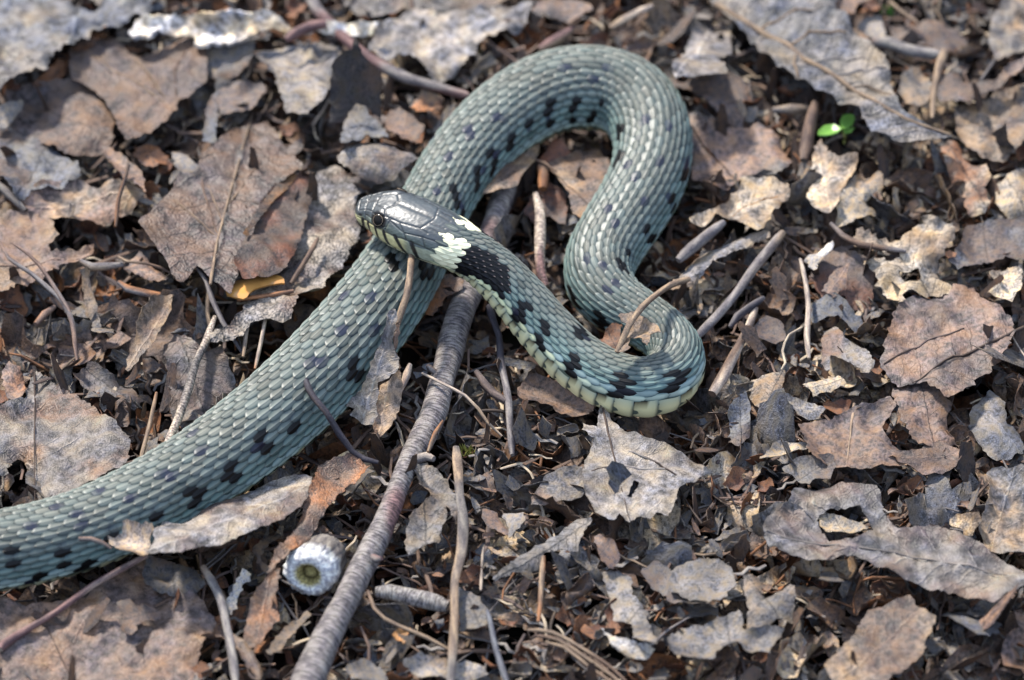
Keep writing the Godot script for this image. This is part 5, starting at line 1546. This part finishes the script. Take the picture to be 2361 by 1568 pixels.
	leaf("grey_bottom_leaf", "long grey leaf along the bottom right of centre", 8, [-40, 1260, 440, 1100, 470, 1230, 700, 1200, 740, 1210, 640, 1380, 520, 1370, 420, 1320, 280, 1380, 260, 1440, 60, 1420, -40, 1380], {"h": 0.7, "tone": "grey", "tone2": "palegrey", "amp": 0.09, "shade": 1.1})
	leaf("tilted_chip", "pale tilted leaf edge above the large grey-brown leaf", 8, [570, 95, 720, 60, 900, 5, 920, -30, 700, -40, 620, 30], {"h": 0.6, "tone": "palegrey", "tone2": "cream", "amp": 0.04})
	leaf("grey_round_leaf", "rounded grey leaf tip above the large grey-brown leaf", 8, [720, 120, 900, 60, 1050, 70, 1085, 150, 1040, 200, 880, 240, 800, 200], {"h": 0.65, "tone": "grey", "tone2": "mauve", "amp": 0.05})
	leaf("speckled_rust_leaf", "reddish-brown twiggy leaf at the right edge of the foreground", 8, [1360, 30, 1600, 40, 1780, -40, 1960, 40, 1900, 130, 1700, 170, 1530, 120], {"h": 0.5, "tone": "brown", "tone2": "pink", "amp": 0.1})

	# twigs and stems
	var stick := thing("thick_stick", Vector3.ZERO, "thick silvery grey stick running under the snake's neck to the bottom edge", "stick", "twigs and stems in the litter")
	put("stem", twig_mesh(9, [1168, 425, 0.38, 0.288, 1130, 540, 0.40, 0.297, 1082, 672, 0.42, 0.306, 1058, 735, 0.45, 0.302, 1038, 805, 0.48, 0.310, 1022, 870, 0.52, 0.297, 1005, 940, 0.55, 0.324, 975, 1010, 0.60, 0.288, 940, 1072, 0.64, 0.243, 915, 1135, 0.66, 0.225, 878, 1225, 0.70, 0.261, 833, 1312, 0.72, 0.288, 788, 1402, 0.74, 0.315, 738, 1505, 0.75, 0.333, 690, 1620, 0.75, 0.342], "twig", "redtwig", 0.72, 0.10, "bark_ring", 28), stick)
	put("side_stub", twig_mesh(9, [955, 1062, 0.70, 0.15, 985, 1052, 0.85, 0.12, 1000, 1058, 0.9, 0.10], "bone", "twig", 0.5, 0.14), stick)
	put("side_stub", twig_mesh(9, [1015, 868, 0.62, 0.11, 992, 850, 0.80, 0.08, 985, 842, 0.86, 0.06], "twig", "brown", 0.5, 0.14), stick)
	put("side_stub", twig_mesh(9, [852, 1282, 0.82, 0.12, 872, 1290, 1.0, 0.09, 880, 1287, 1.06, 0.07], "twig", "redtwig", 0.5, 0.14), stick)
	covers.append_array(Geometry2D.offset_polyline(PackedVector2Array([Vector2(1168, 425), Vector2(1082, 672), Vector2(1022, 870), Vector2(975, 1010), Vector2(915, 1135), Vector2(833, 1312), Vector2(738, 1505), Vector2(690, 1620)]), 82.0))
	twig("pink_twig", "pink and white twig standing in the snake's loop behind the neck", "twig", 1, [1335, 1310, 0.7, 0.11, 1362, 1400, 0.7, 0.12, 1370, 1520, 0.7, 0.13, 1365, 1750, 0.65, 0.125, 1385, 1880, 0.6, 0.11, 1410, 1930, 0.55, 0.1], "redtwig", "bone", 0.5, 0.1, "bark_ring", 14)
	twig("brown_stub", "short brown stub lying in front of the rust-red leaf in the loop", "stub", 1, [1375, 1110, 0.6, 0.14, 1390, 1180, 0.6, 0.14, 1385, 1275, 0.55, 0.14], "brown", "orange", 0.5, 0.08, "bark_plain", 12)
	var bt := thing("black_twig", Vector3.ZERO, "thin black forked twig between the thick stick and the snake's neck", "twig", "twigs and stems in the litter")
	put("stem", twig_mesh(4, [1020, 545, 0.75, 0.08, 1055, 650, 0.75, 0.085, 1090, 750, 0.75, 0.08, 1100, 900, 0.75, 0.085, 1140, 1100, 0.72, 0.09, 1155, 1200, 0.7, 0.1, 1165, 1400, 0.65, 0.09, 1180, 1552, 0.6, 0.075], "blacktwig", "twig", 0.5, 0.15), bt)
	put("side_branch", twig_mesh(4, [935, 990, 0.6, 0.09, 990, 1070, 0.62, 0.10, 1050, 1135, 0.66, 0.10, 1140, 1190, 0.7, 0.1], "twig", "mauve", 0.5, 0.15), bt)
	twig("dark_twig", "dark violet-black twig lying over the snake's thickest part", "twig", 9, [690, 826, 1.75, 0.075, 704, 878, 1.9, 0.085, 722, 915, 1.9, 0.08, 752, 950, 1.75, 0.085, 782, 1000, 1.3, 0.085, 812, 1040, 1.0, 0.07, 838, 1058, 0.9, 0.075, 872, 1066, 0.85, 0.06], "blacktwig", "mauve", 0.6, 0.16)
	twig("white_needle", "long cream needle arching over the thick stick", "needle", 4, [570, 1000, 0.9, 0.035, 700, 1065, 1.0, 0.035, 860, 1150, 1.0, 0.04, 950, 1240, 0.95, 0.04, 1010, 1330, 0.85, 0.04, 1110, 1425, 0.7, 0.03], "bone", "tan", 0.6, 0.05, "bark_plain", 8)
	twig("tan_splinter", "tan splinter lying along the thick stick's middle", "splinter", 4, [710, 1320, 0.98, 0.03, 660, 1400, 0.98, 0.05, 610, 1530, 0.96, 0.045], "tan", "orange", 0.6, 0.05, "bark_plain", 8)
	twig("orange_splinter", "frayed orange wood splinter beside the hanging dead leaf", "splinter", 4, [490, 940, 0.9, 0.06, 465, 1010, 0.85, 0.08, 430, 1110, 0.8, 0.06], "orange", "bone", 0.5, 0.2)
	twig("pinkish_stick", "pinkish stick crossing behind the snake's loop at the top", "stick", 9, [712, -20, 0.85, 0.16, 730, 20, 0.85, 0.155, 756, 50, 0.85, 0.15, 798, 92, 0.82, 0.145, 860, 140, 0.8, 0.14, 930, 177, 0.8, 0.15, 990, 195, 0.78, 0.13, 1080, 222, 0.75, 0.12], "redtwig", "twig", 0.5, 0.1, "bark_plain", 14)
	twig("short_side_stick", "short grey side twig joining the pinkish stick at the cream strip's right end", "twig", 0, [2200, 160, 1.15, 0.15, 2120, 170, 1.15, 0.13, 2000, 220, 1.15, 0.12, 1930, 270, 1.1, 0.1], "twig", "redtwig", 0.6, 0.1)
	twig("pointed_stick", "pinkish pointed stick behind the top of the loop", "stick", 1, [1360, 335, 0.5, 0.12, 1480, 265, 0.55, 0.14, 1560, 215, 0.6, 0.11, 1605, 175, 0.62, 0.03], "redtwig", "tan", 0.5, 0.08)
	twig("cream_stick", "cream stick at the top right of the snake's loop", "stick", 1, [1840, 195, 0.6, 0.11, 1950, 125, 0.62, 0.10, 2060, 70, 0.65, 0.09, 2125, 40, 0.65, 0.07], "bone", "tan", 0.55, 0.12)
	twig("pale_stick", "pale curved stick right of the big ribbed leaf", "stick", 2, [1330, 285, 0.7, 0.14, 1440, 290, 0.72, 0.16, 1560, 335, 0.72, 0.16, 1680, 360, 0.7, 0.15, 1790, 370, 0.66, 0.12], "palegrey", "pink", 0.5, 0.1)
	twig("bent_grey_twig", "grey dry stem bent downward right of the pale curved stick", "stem", 2, [1820, 350, 0.7, 0.12, 1780, 460, 0.72, 0.10, 1750, 600, 0.7, 0.08, 1735, 800, 0.6, 0.07], "tan", "grey", 0.5, 0.15)
	twig("upright_twig", "grey-brown twig leaning left of the green seedling", "twig", 2, [945, 690, 0.9, 0.12, 915, 820, 0.85, 0.15, 890, 950, 0.75, 0.15, 870, 1080, 0.6, 0.13], "brown", "grey", 0.5, 0.1)
	twig("grey_straw_stick", "pale cleft stick under the big ribbed leaf's left edge", "stick", 2, [660, 740, 0.5, 0.10, 780, 735, 0.55, 0.13, 900, 730, 0.5, 0.12], "tan", "palegrey", 0.5, 0.1)
	twig("tan_needle", "long tan needle near the top right", "needle", 2, [1420, -10, 0.7, 0.05, 1520, 70, 0.7, 0.05, 1650, 165, 0.65, 0.045], "pink", "tan", 0.5, 0.05)
	twig("slanting_twig", "straight slanting grey twig right of the snake's loop", "twig", 5, [730, 50, 0.75, 0.10, 650, 150, 0.75, 0.11, 540, 285, 0.75, 0.11, 400, 480, 0.7, 0.105, 260, 640, 0.65, 0.11, 130, 770, 0.6, 0.10], "twig", "tan", 0.5, 0.07)
	twig("knobbly_twig", "mottled tan knobbly twig right of the lower bend", "twig", 5, [545, 560, 0.65, 0.09, 500, 680, 0.65, 0.10, 430, 820, 0.65, 0.10, 370, 930, 0.65, 0.12, 310, 1050, 0.65, 0.14, 250, 1140, 0.65, 0.15], "bone", "brown", 0.62, 0.14)
	twig("dark_knot_twig", "dark crooked twig crossing the mottled knobbly twig", "twig", 5, [600, 490, 0.72, 0.08, 500, 560, 0.74, 0.10, 420, 620, 0.7, 0.1, 370, 690, 0.6, 0.08], "blacktwig", "twig", 0.6, 0.16)
	twig("upright_straw", "upright pale straw stem right of the snake's lower bend", "straw", 5, [845, 230, 0.9, 0.05, 880, 380, 0.9, 0.055, 900, 560, 0.85, 0.06, 890, 750, 0.75, 0.07, 905, 900, 0.65, 0.05], "bone", "cream", 0.5, 0.06)
	twig("curved_twig", "curved dark stem left of the lacy cream leaf", "stem", 5, [1050, -10, 0.85, 0.07, 1130, 70, 0.85, 0.07, 1250, 130, 0.9, 0.07, 1400, 155, 0.95, 0.07, 1560, 175, 0.95, 0.06], "brown", "twig", 0.5, 0.1)
	twig("grey_forked_root", "dark grey root strip beside the beige rolled leaf", "root", 5, [330, -20, 0.95, 0.11, 230, 60, 0.95, 0.13, 120, 150, 0.9, 0.13, 20, 240, 0.85, 0.11], "blacktwig", "twig", 0.45, 0.12)
	var fs := thing("forked_twig", Vector3.ZERO, "thin grey stem forking in two at the left edge", "stem", "twigs and stems in the litter")
	put("stem", twig_mesh(3, [0, 110, 1.3, 0.035, 60, 225, 1.25, 0.045, 200, 320, 1.15, 0.055, 330, 430, 1.05, 0.06, 430, 530, 0.95, 0.065, 485, 650, 0.85, 0.06, 505, 800, 0.7, 0.055, 520, 920, 0.55, 0.05], "twig", "pink", 0.5, 0.1, "bark_plain", 8), fs)
	put("side_branch", twig_mesh(3, [75, 120, 1.4, 0.02, 140, 160, 1.35, 0.035, 260, 265, 1.2, 0.045, 400, 470, 1.05, 0.05, 470, 590, 0.92, 0.05], "twig", "pink", 0.5, 0.1, "bark_plain", 8), fs)
	twig("short_twig", "short grey twig right of the pale left-hand leaf", "twig", 3, [545, 245, 0.8, 0.08, 620, 285, 0.8, 0.10, 720, 280, 0.8, 0.09, 830, 268, 0.78, 0.07], "tan", "twig", 0.5, 0.14)
	twig("thin_tan_twig", "thin curved tan stalk over the pinkish folded leaf", "stalk", 3, [800, 215, 0.95, 0.05, 850, 245, 1.0, 0.04, 990, 260, 1.0, 0.035, 1090, 290, 0.95, 0.035, 1170, 335, 0.85, 0.03], "tan", "brown", 0.5, 0.1, "bark_plain", 7)
	twig("twisted_twig", "twisted grey twig below the pinkish folded leaf", "twig", 3, [800, 385, 0.75, 0.07, 860, 430, 0.75, 0.085, 960, 455, 0.75, 0.085, 1080, 480, 0.72, 0.08, 1180, 500, 0.7, 0.075, 1300, 520, 0.65, 0.06], "twig", "orange", 0.6, 0.12)
	var wt := thing("white_twig", Vector3.ZERO, "broken white twig with a grey elbow left of the snake's thickest part", "twig", "twigs and stems in the litter")
	put("stem", twig_mesh(3, [1450, 620, 0.9, 0.08, 1420, 700, 0.9, 0.09, 1390, 790, 0.9, 0.11, 1320, 930, 0.85, 0.10, 1270, 1110, 0.8, 0.095, 1200, 1310, 0.75, 0.10, 1120, 1490, 0.7, 0.09], "bone", "grey", 0.6, 0.12, "bark_ring", 12), wt)
	put("elbow", twig_mesh(3, [1410, 770, 0.92, 0.10, 1470, 765, 0.9, 0.09, 1560, 720, 0.9, 0.08, 1690, 640, 0.95, 0.06], "grey", "tan", 0.5, 0.12), wt)
	twig("crossing_twig", "dark grey twig crossing in front of the maple leaf's stalk", "twig", 3, [1330, 290, 1.2, 0.06, 1395, 380, 1.2, 0.07, 1430, 500, 1.1, 0.075, 1500, 650, 1.05, 0.07, 1570, 760, 0.95, 0.06, 1640, 875, 0.8, 0.045], "blacktwig", "twig", 0.45, 0.12)
	twig("pale_needle", "pale straight needle left of the snake, nearer the white twig", "needle", 3, [1690, 530, 1.0, 0.045, 1665, 700, 0.95, 0.05, 1640, 890, 0.85, 0.045], "bone", "tan", 0.5, 0.05, "bark_plain", 8)
	twig("pale_needle", "pale straight needle left of the snake, nearer the trunk", "needle", 3, [1795, 610, 1.0, 0.04, 1760, 790, 0.95, 0.05, 1720, 970, 0.85, 0.04], "bone", "orange", 0.6, 0.05, "bark_plain", 8)
	twig("orange_needle", "orange-tan straight needle against the snake's rear upper flank", "needle", 3, [1055, 1130, 0.9, 0.045, 1020, 1300, 0.85, 0.05, 960, 1540, 0.75, 0.055, 940, 1620, 0.7, 0.04], "tan", "orange", 0.5, 0.05, "bark_plain", 8)
	twig("tan_stick", "tan slender stick on the long grey leaf beside the amber husk", "stick", 3, [2145, 90, 1.1, 0.06, 2080, 210, 1.1, 0.065, 1960, 395, 1.05, 0.05], "tan", "brown", 0.5, 0.08)
	twig("brown_stick", "short brown-tipped stick just below the amber husk", "stick", 3, [1600, 510, 1.05, 0.05, 1700, 490, 1.1, 0.05, 1850, 470, 1.1, 0.055, 1980, 445, 1.1, 0.06], "grey", "orange", 0.6, 0.1)
	twig("orange_stub", "orange-brown broken stub at the left below the forked stem", "stub", 3, [240, 670, 0.6, 0.09, 300, 600, 0.6, 0.09, 370, 550, 0.6, 0.07], "orange", "pink", 0.5, 0.1)
	twig("dark_upright_twig", "dark thin upright stem left of the maple leaf", "stem", 0, [870, 1110, 1.3, 0.05, 840, 1220, 1.25, 0.05, 800, 1340, 1.1, 0.055, 780, 1530, 0.9, 0.05], "darkbrown", "orange", 0.55, 0.12, "bark_plain", 8)
	twig("grey_stick_end", "grey stick lying at the left edge over the blue-grey leaf", "stick", 0, [-30, 1230, 0.85, 0.11, 40, 1290, 0.85, 0.10, 110, 1360, 0.8, 0.09, 170, 1420, 0.7, 0.08], "tan", "grey", 0.5, 0.1)
	twig("flattened_twig", "long flattened grey stalk standing in the lower middle", "stalk", 9, [1051, 1030, 0.7, 0.10, 1056, 1080, 0.75, 0.12, 1060, 1140, 0.8, 0.10, 1068, 1208, 0.85, 0.12, 1062, 1277, 0.9, 0.12, 1048, 1345, 0.9, 0.10, 1048, 1430, 0.85, 0.10, 1038, 1580, 0.8, 0.11], "tan", "grey", 0.4, 0.14, "bark_plain", 12, 0.5)
	twig("blue_grey_twig", "blue-grey curved stem at the bottom edge right of the flattened stalk", "stem", 7, [1010, 1080, 0.7, 0.05, 1040, 1200, 0.72, 0.065, 1070, 1350, 0.72, 0.07, 1150, 1580, 0.7, 0.08], "blacktwig", "bluegrey", 0.35, 0.08)
	twig("arched_twig", "thin arched stem left of the flattened stalk near the bottom", "stem", 7, [205, 950, 0.75, 0.045, 250, 1070, 0.8, 0.045, 320, 1140, 0.8, 0.045, 420, 1190, 0.75, 0.045, 600, 1265, 0.7, 0.045, 745, 1345, 0.6, 0.04], "tan", "brown", 0.5, 0.06, "bark_plain", 8)
	twig("white_bark_roll", "pale grey bark roll right of the thick stick near the bottom", "bark roll", 7, [260, 960, 0.6, 0.18, 350, 960, 0.62, 0.2, 480, 990, 0.62, 0.2, 620, 1020, 0.6, 0.19, 740, 1060, 0.58, 0.15], "palegrey", "grey", 0.5, 0.12, "bark_ring", 16)
	twig("rust_stick", "slender orange-brown stick upright in the lower middle", "stick", 7, [1390, 720, 0.7, 0.06, 1380, 850, 0.7, 0.065, 1370, 1000, 0.65, 0.06, 1355, 1160, 0.6, 0.05], "orange", "tan", 0.5, 0.08)
	for k in 3:
		twig("bottom_needle", ["upper", "middle", "lower"][k] + " of three long needles arching at the bottom centre", "needle", 7, [1280 + 60 * k, 1215 + 40 * k, 0.75, 0.04, 1450 + 40 * k, 1230 + 50 * k, 0.78, 0.045, 1650 + 20 * k, 1340 + 60 * k, 0.75, 0.045, 1850, 1470 + 50 * k, 0.7, 0.04, 1980, 1600 + 40 * k, 0.65, 0.035], "tan", "brown", 0.5, 0.05, "bark_plain", 8)
	twig("pale_grey_twig", "pale grey stem right of the oak leaf near the bottom left", "stem", 6, [1370, 790, 0.75, 0.10, 1430, 890, 0.75, 0.10, 1490, 1020, 0.75, 0.10, 1530, 1200, 0.7, 0.09, 1560, 1330, 0.65, 0.10, 1590, 1580, 0.6, 0.1], "palegrey", "tan", 0.5, 0.1)
	leaf("white_flake", "chalky white flake beside the pale grey stem at the bottom left", 6, [1640, 800, 1700, 830, 1690, 890, 1640, 900, 1610, 1000, 1560, 1110, 1525, 1080, 1530, 1000, 1590, 890], {"h": 0.6, "tone": "white", "tone2": "palegrey", "shade": 0.8, "amp": 0.07})
	leaf("narrow_tan_leaf", "narrow tan leaf at the bottom left of the thick stick", 6, [1560, 1260, 1640, 1330, 1720, 1430, 1760, 1560, 1700, 1560, 1620, 1420], {"h": 0.5, "tone": "tan", "tone2": "pink", "amp": 0.05, "fold": 0.4, "mid": [1570, 1260, 1740, 1560], "shade": 0.85})
	leaf("grey_stick_leaf", "long grey leaf splinters left of the thick stick's lower end", 6, [1800, 1400, 1860, 1300, 1960, 1200, 2080, 1110, 2100, 1140, 2020, 1230, 1900, 1370, 1830, 1430], {"h": 0.5, "tone": "tan", "tone2": "grey", "shade": 0.7, "amp": 0.05})
	leaf("inner_curl_leaf", "tan curled leaf rim left of the hollow white husk", 6, [1700, 680, 1780, 590, 1880, 545, 1900, 580, 1800, 650, 1760, 730, 1860, 790, 1870, 820, 1760, 790], {"h": 0.6, "tone": "tan", "tone2": "brown", "shade": 0.7, "amp": 0.04})
	husk()
	seedling()
	moss()


func part_leaf(parent: Node3D, called: String, tile: int, pts: Array, k: Dictionary) -> void:
	var t := leaf(called, "", tile, pts, k)
	remove_child(t)
	for m in t.get_meta_list():
		t.remove_meta(m)
	t.name = called
	parent.add_child(t, true)


func husk() -> void:
	var a := P(748, 1275, 0.25)
	var b := P(710, 1326, 0.80)
	var ax := (b - a).normalized()
	var up := Vector3.UP
	var sd := ax.cross(up).normalized()
	var u2 := sd.cross(ax)
	var o := thing("hollow_husk", a, "hollow whitish fuzzy husk with a dark yellow-rimmed mouth beside the thick stick", "seed husk")
	# profile along the axis: [distance cm, radius cm, tone]
	var len := a.distance_to(b) / CM
	for part in 2:
		var prof := [[-0.28, 0.02, 0], [-0.26, 0.28, 0], [-0.12, 0.46, 0], [0.15, 0.56, 0], [len * 0.5, 0.60, 0], [len * 0.8, 0.62, 1], [len * 0.95, 0.58, 1], [len + 0.05, 0.48, 1], [len + 0.04, 0.36, 1], [len - 0.02, 0.26, 2]] if part == 0 else [[len - 0.02, 0.26, 2], [len - 0.1, 0.23, 2], [len - 0.2, 0.17, 3], [len - 0.26, 0.08, 2], [len - 0.27, 0.01, 2]]
		var v := PackedVector3Array()
		var n := PackedVector3Array()
		var uv := PackedVector2Array()
		var c := PackedColorArray()
		var idx := PackedInt32Array()
		var sides := 64
		for i in prof.size():
			for k in sides + 1:
				var an := TAU * (k % sides) / sides
				var fuzz := 1.0 + (0.10 * nz2.get_noise_2d(cos(an) * 500 + i * 40, sin(an) * 300) + 0.014 * sin(an * 26.0) * (1.0 if prof[i][2] == 1 else 0.3))
				var d := sd * cos(an) + u2 * sin(an) * 0.9
				v.append((ax * prof[i][0] + d * prof[i][1] * fuzz) * CM)
				n.append(Vector3.ZERO)
				uv.append(Vector2(k / 16.0, i * 0.2))
				var col: Color = [Color(0.22, 0.20, 0.175), Color(0.74, 0.77, 0.74), Color(0.50, 0.44, 0.18), Color(0.10, 0.08, 0.03)][prof[i][2]]
				col *= 1.0 + 0.35 * nz2.get_noise_2d(cos(an) * 200 + i * 70, sin(an) * 200 + 90)
				col.a = 1
				c.append(col)
		for i in prof.size() - 1:
			for k in sides:
				var p := i * (sides + 1) + k
				var q := p + sides + 1
				for tr in [[p, q, p + 1], [q, q + 1, p + 1]]:
					var cr := (v[tr[1]] - v[tr[0]]).cross(v[tr[2]] - v[tr[0]])
					for w in tr:
						n[w] += cr
					idx.append_array(tr)
		for i in n.size():
			n[i] = n[i].normalized() if n[i].length_squared() > 1e-26 else ax
		var probe := v[3 * (sides + 1) + 8] - ax * ax.dot(v[3 * (sides + 1) + 8])
		if (n[3 * (sides + 1) + 8].dot(probe) < 0) == (part == 0):
			for i in n.size():
				n[i] = -n[i]
		put("shell" if part == 0 else "mouth", build_mesh(v, n, uv, c, idx, mat("bark_plain", 0.9, 0.2, 0.6)), o)


func seedling() -> void:
	var q := sq(2, [1140, 965, 1040, 890, 1165, 825, 1180, 880])
	var base := P(q[0].x, q[0].y, 0.15)
	var o := thing("seedling", base, "tiny bright green seedling with two seed leaves under the big ribbed leaf", "seedling")
	var top := P(sq(2, [1130, 885])[0].x, sq(2, [1130, 885])[0].y, 0.55)
	var st := spline(PackedVector3Array([base, base.lerp(top, 0.5) + Vector3(0.0004, 0, 0), top]), PackedFloat32Array([0.04, 0.035, 0.03]), 0.001)
	put("stem", moved(tube_mesh(st[0], st[1], 8, 0.02, mat("plain", 0.5, 0.4), Color(0.35, 0.36, 0.10), Color(0.20, 0.36, 0.06), 0.5), base), o)
	for spec in [[[1120, 890, 1070, 850, 1010, 862, 972, 905, 966, 940, 1030, 938, 1090, 918], 0.66, "seed_leaf"], [[1130, 880, 1112, 830, 1135, 785, 1185, 778, 1212, 795, 1200, 845, 1160, 878], 0.7, "seed_leaf"], [[1135, 885, 1190, 850, 1207, 870, 1185, 905, 1140, 905], 0.6, "young_leaf"]]:
		var m: Array = spec[0]
		var t := leaf("part", "", 2, m, {"h": spec[1], "tone": "green", "amp": 0.01, "jag": 0.003, "skin": "plain", "rough": 0.4, "grid": 0.09, "step": 0.06, "mid": [m[0], m[1], m[6], m[7]], "curl": -0.4, "thick": 0.03, "edge": 1.05, "shade": 1.0 if spec[2] == "seed_leaf" else 1.3})
		var pos := t.position
		remove_child(t)
		for k in t.get_meta_list():
			t.remove_meta(k)
		t.name = spec[2]
		o.add_child(t, true)
		t.position = pos - base


func moss() -> void:
	for spec in [[1078, 1048, 0.16, "tiny yellow-green moss tuft on the soil right of the thick stick"], [2050, 30, 0.16, "small green moss tuft near the top right edge"]]:
		var base := P(spec[0], spec[1], 0.1)
		rng.seed = int(spec[0])
		var st := SurfaceTool.new()
		for k in 30:
			var a := rng.randf() * TAU
			var r: float = sqrt(rng.randf()) * spec[2]
			var p := Vector3(cos(a) * r, 0.0, sin(a) * r) * CM
			var tip := p + Vector3(rng.randf_range(-0.1, 0.1), rng.randf_range(0.10, 0.24), rng.randf_range(-0.1, 0.1)) * CM
			var g := Color(0.20, 0.20, 0.05) if spec[1] == 1048 else Color(0.06, 0.15, 0.03)
			st.append_from(tube_mesh(PackedVector3Array([p, p.lerp(tip, 0.5), tip]), PackedFloat32Array([0.02, 0.028, 0.008]), 5, 0.0, mat("plain", 0.6, 0.3), g, g * 0.6, 0.5), 0, Transform3D())
		var m := st.commit()
		m.surface_set_material(0, mat("plain", 0.6, 0.3))
		var o := put("moss_tuft", m)
		o.position = base
		tag(o, spec[3], "moss", "moss tufts")
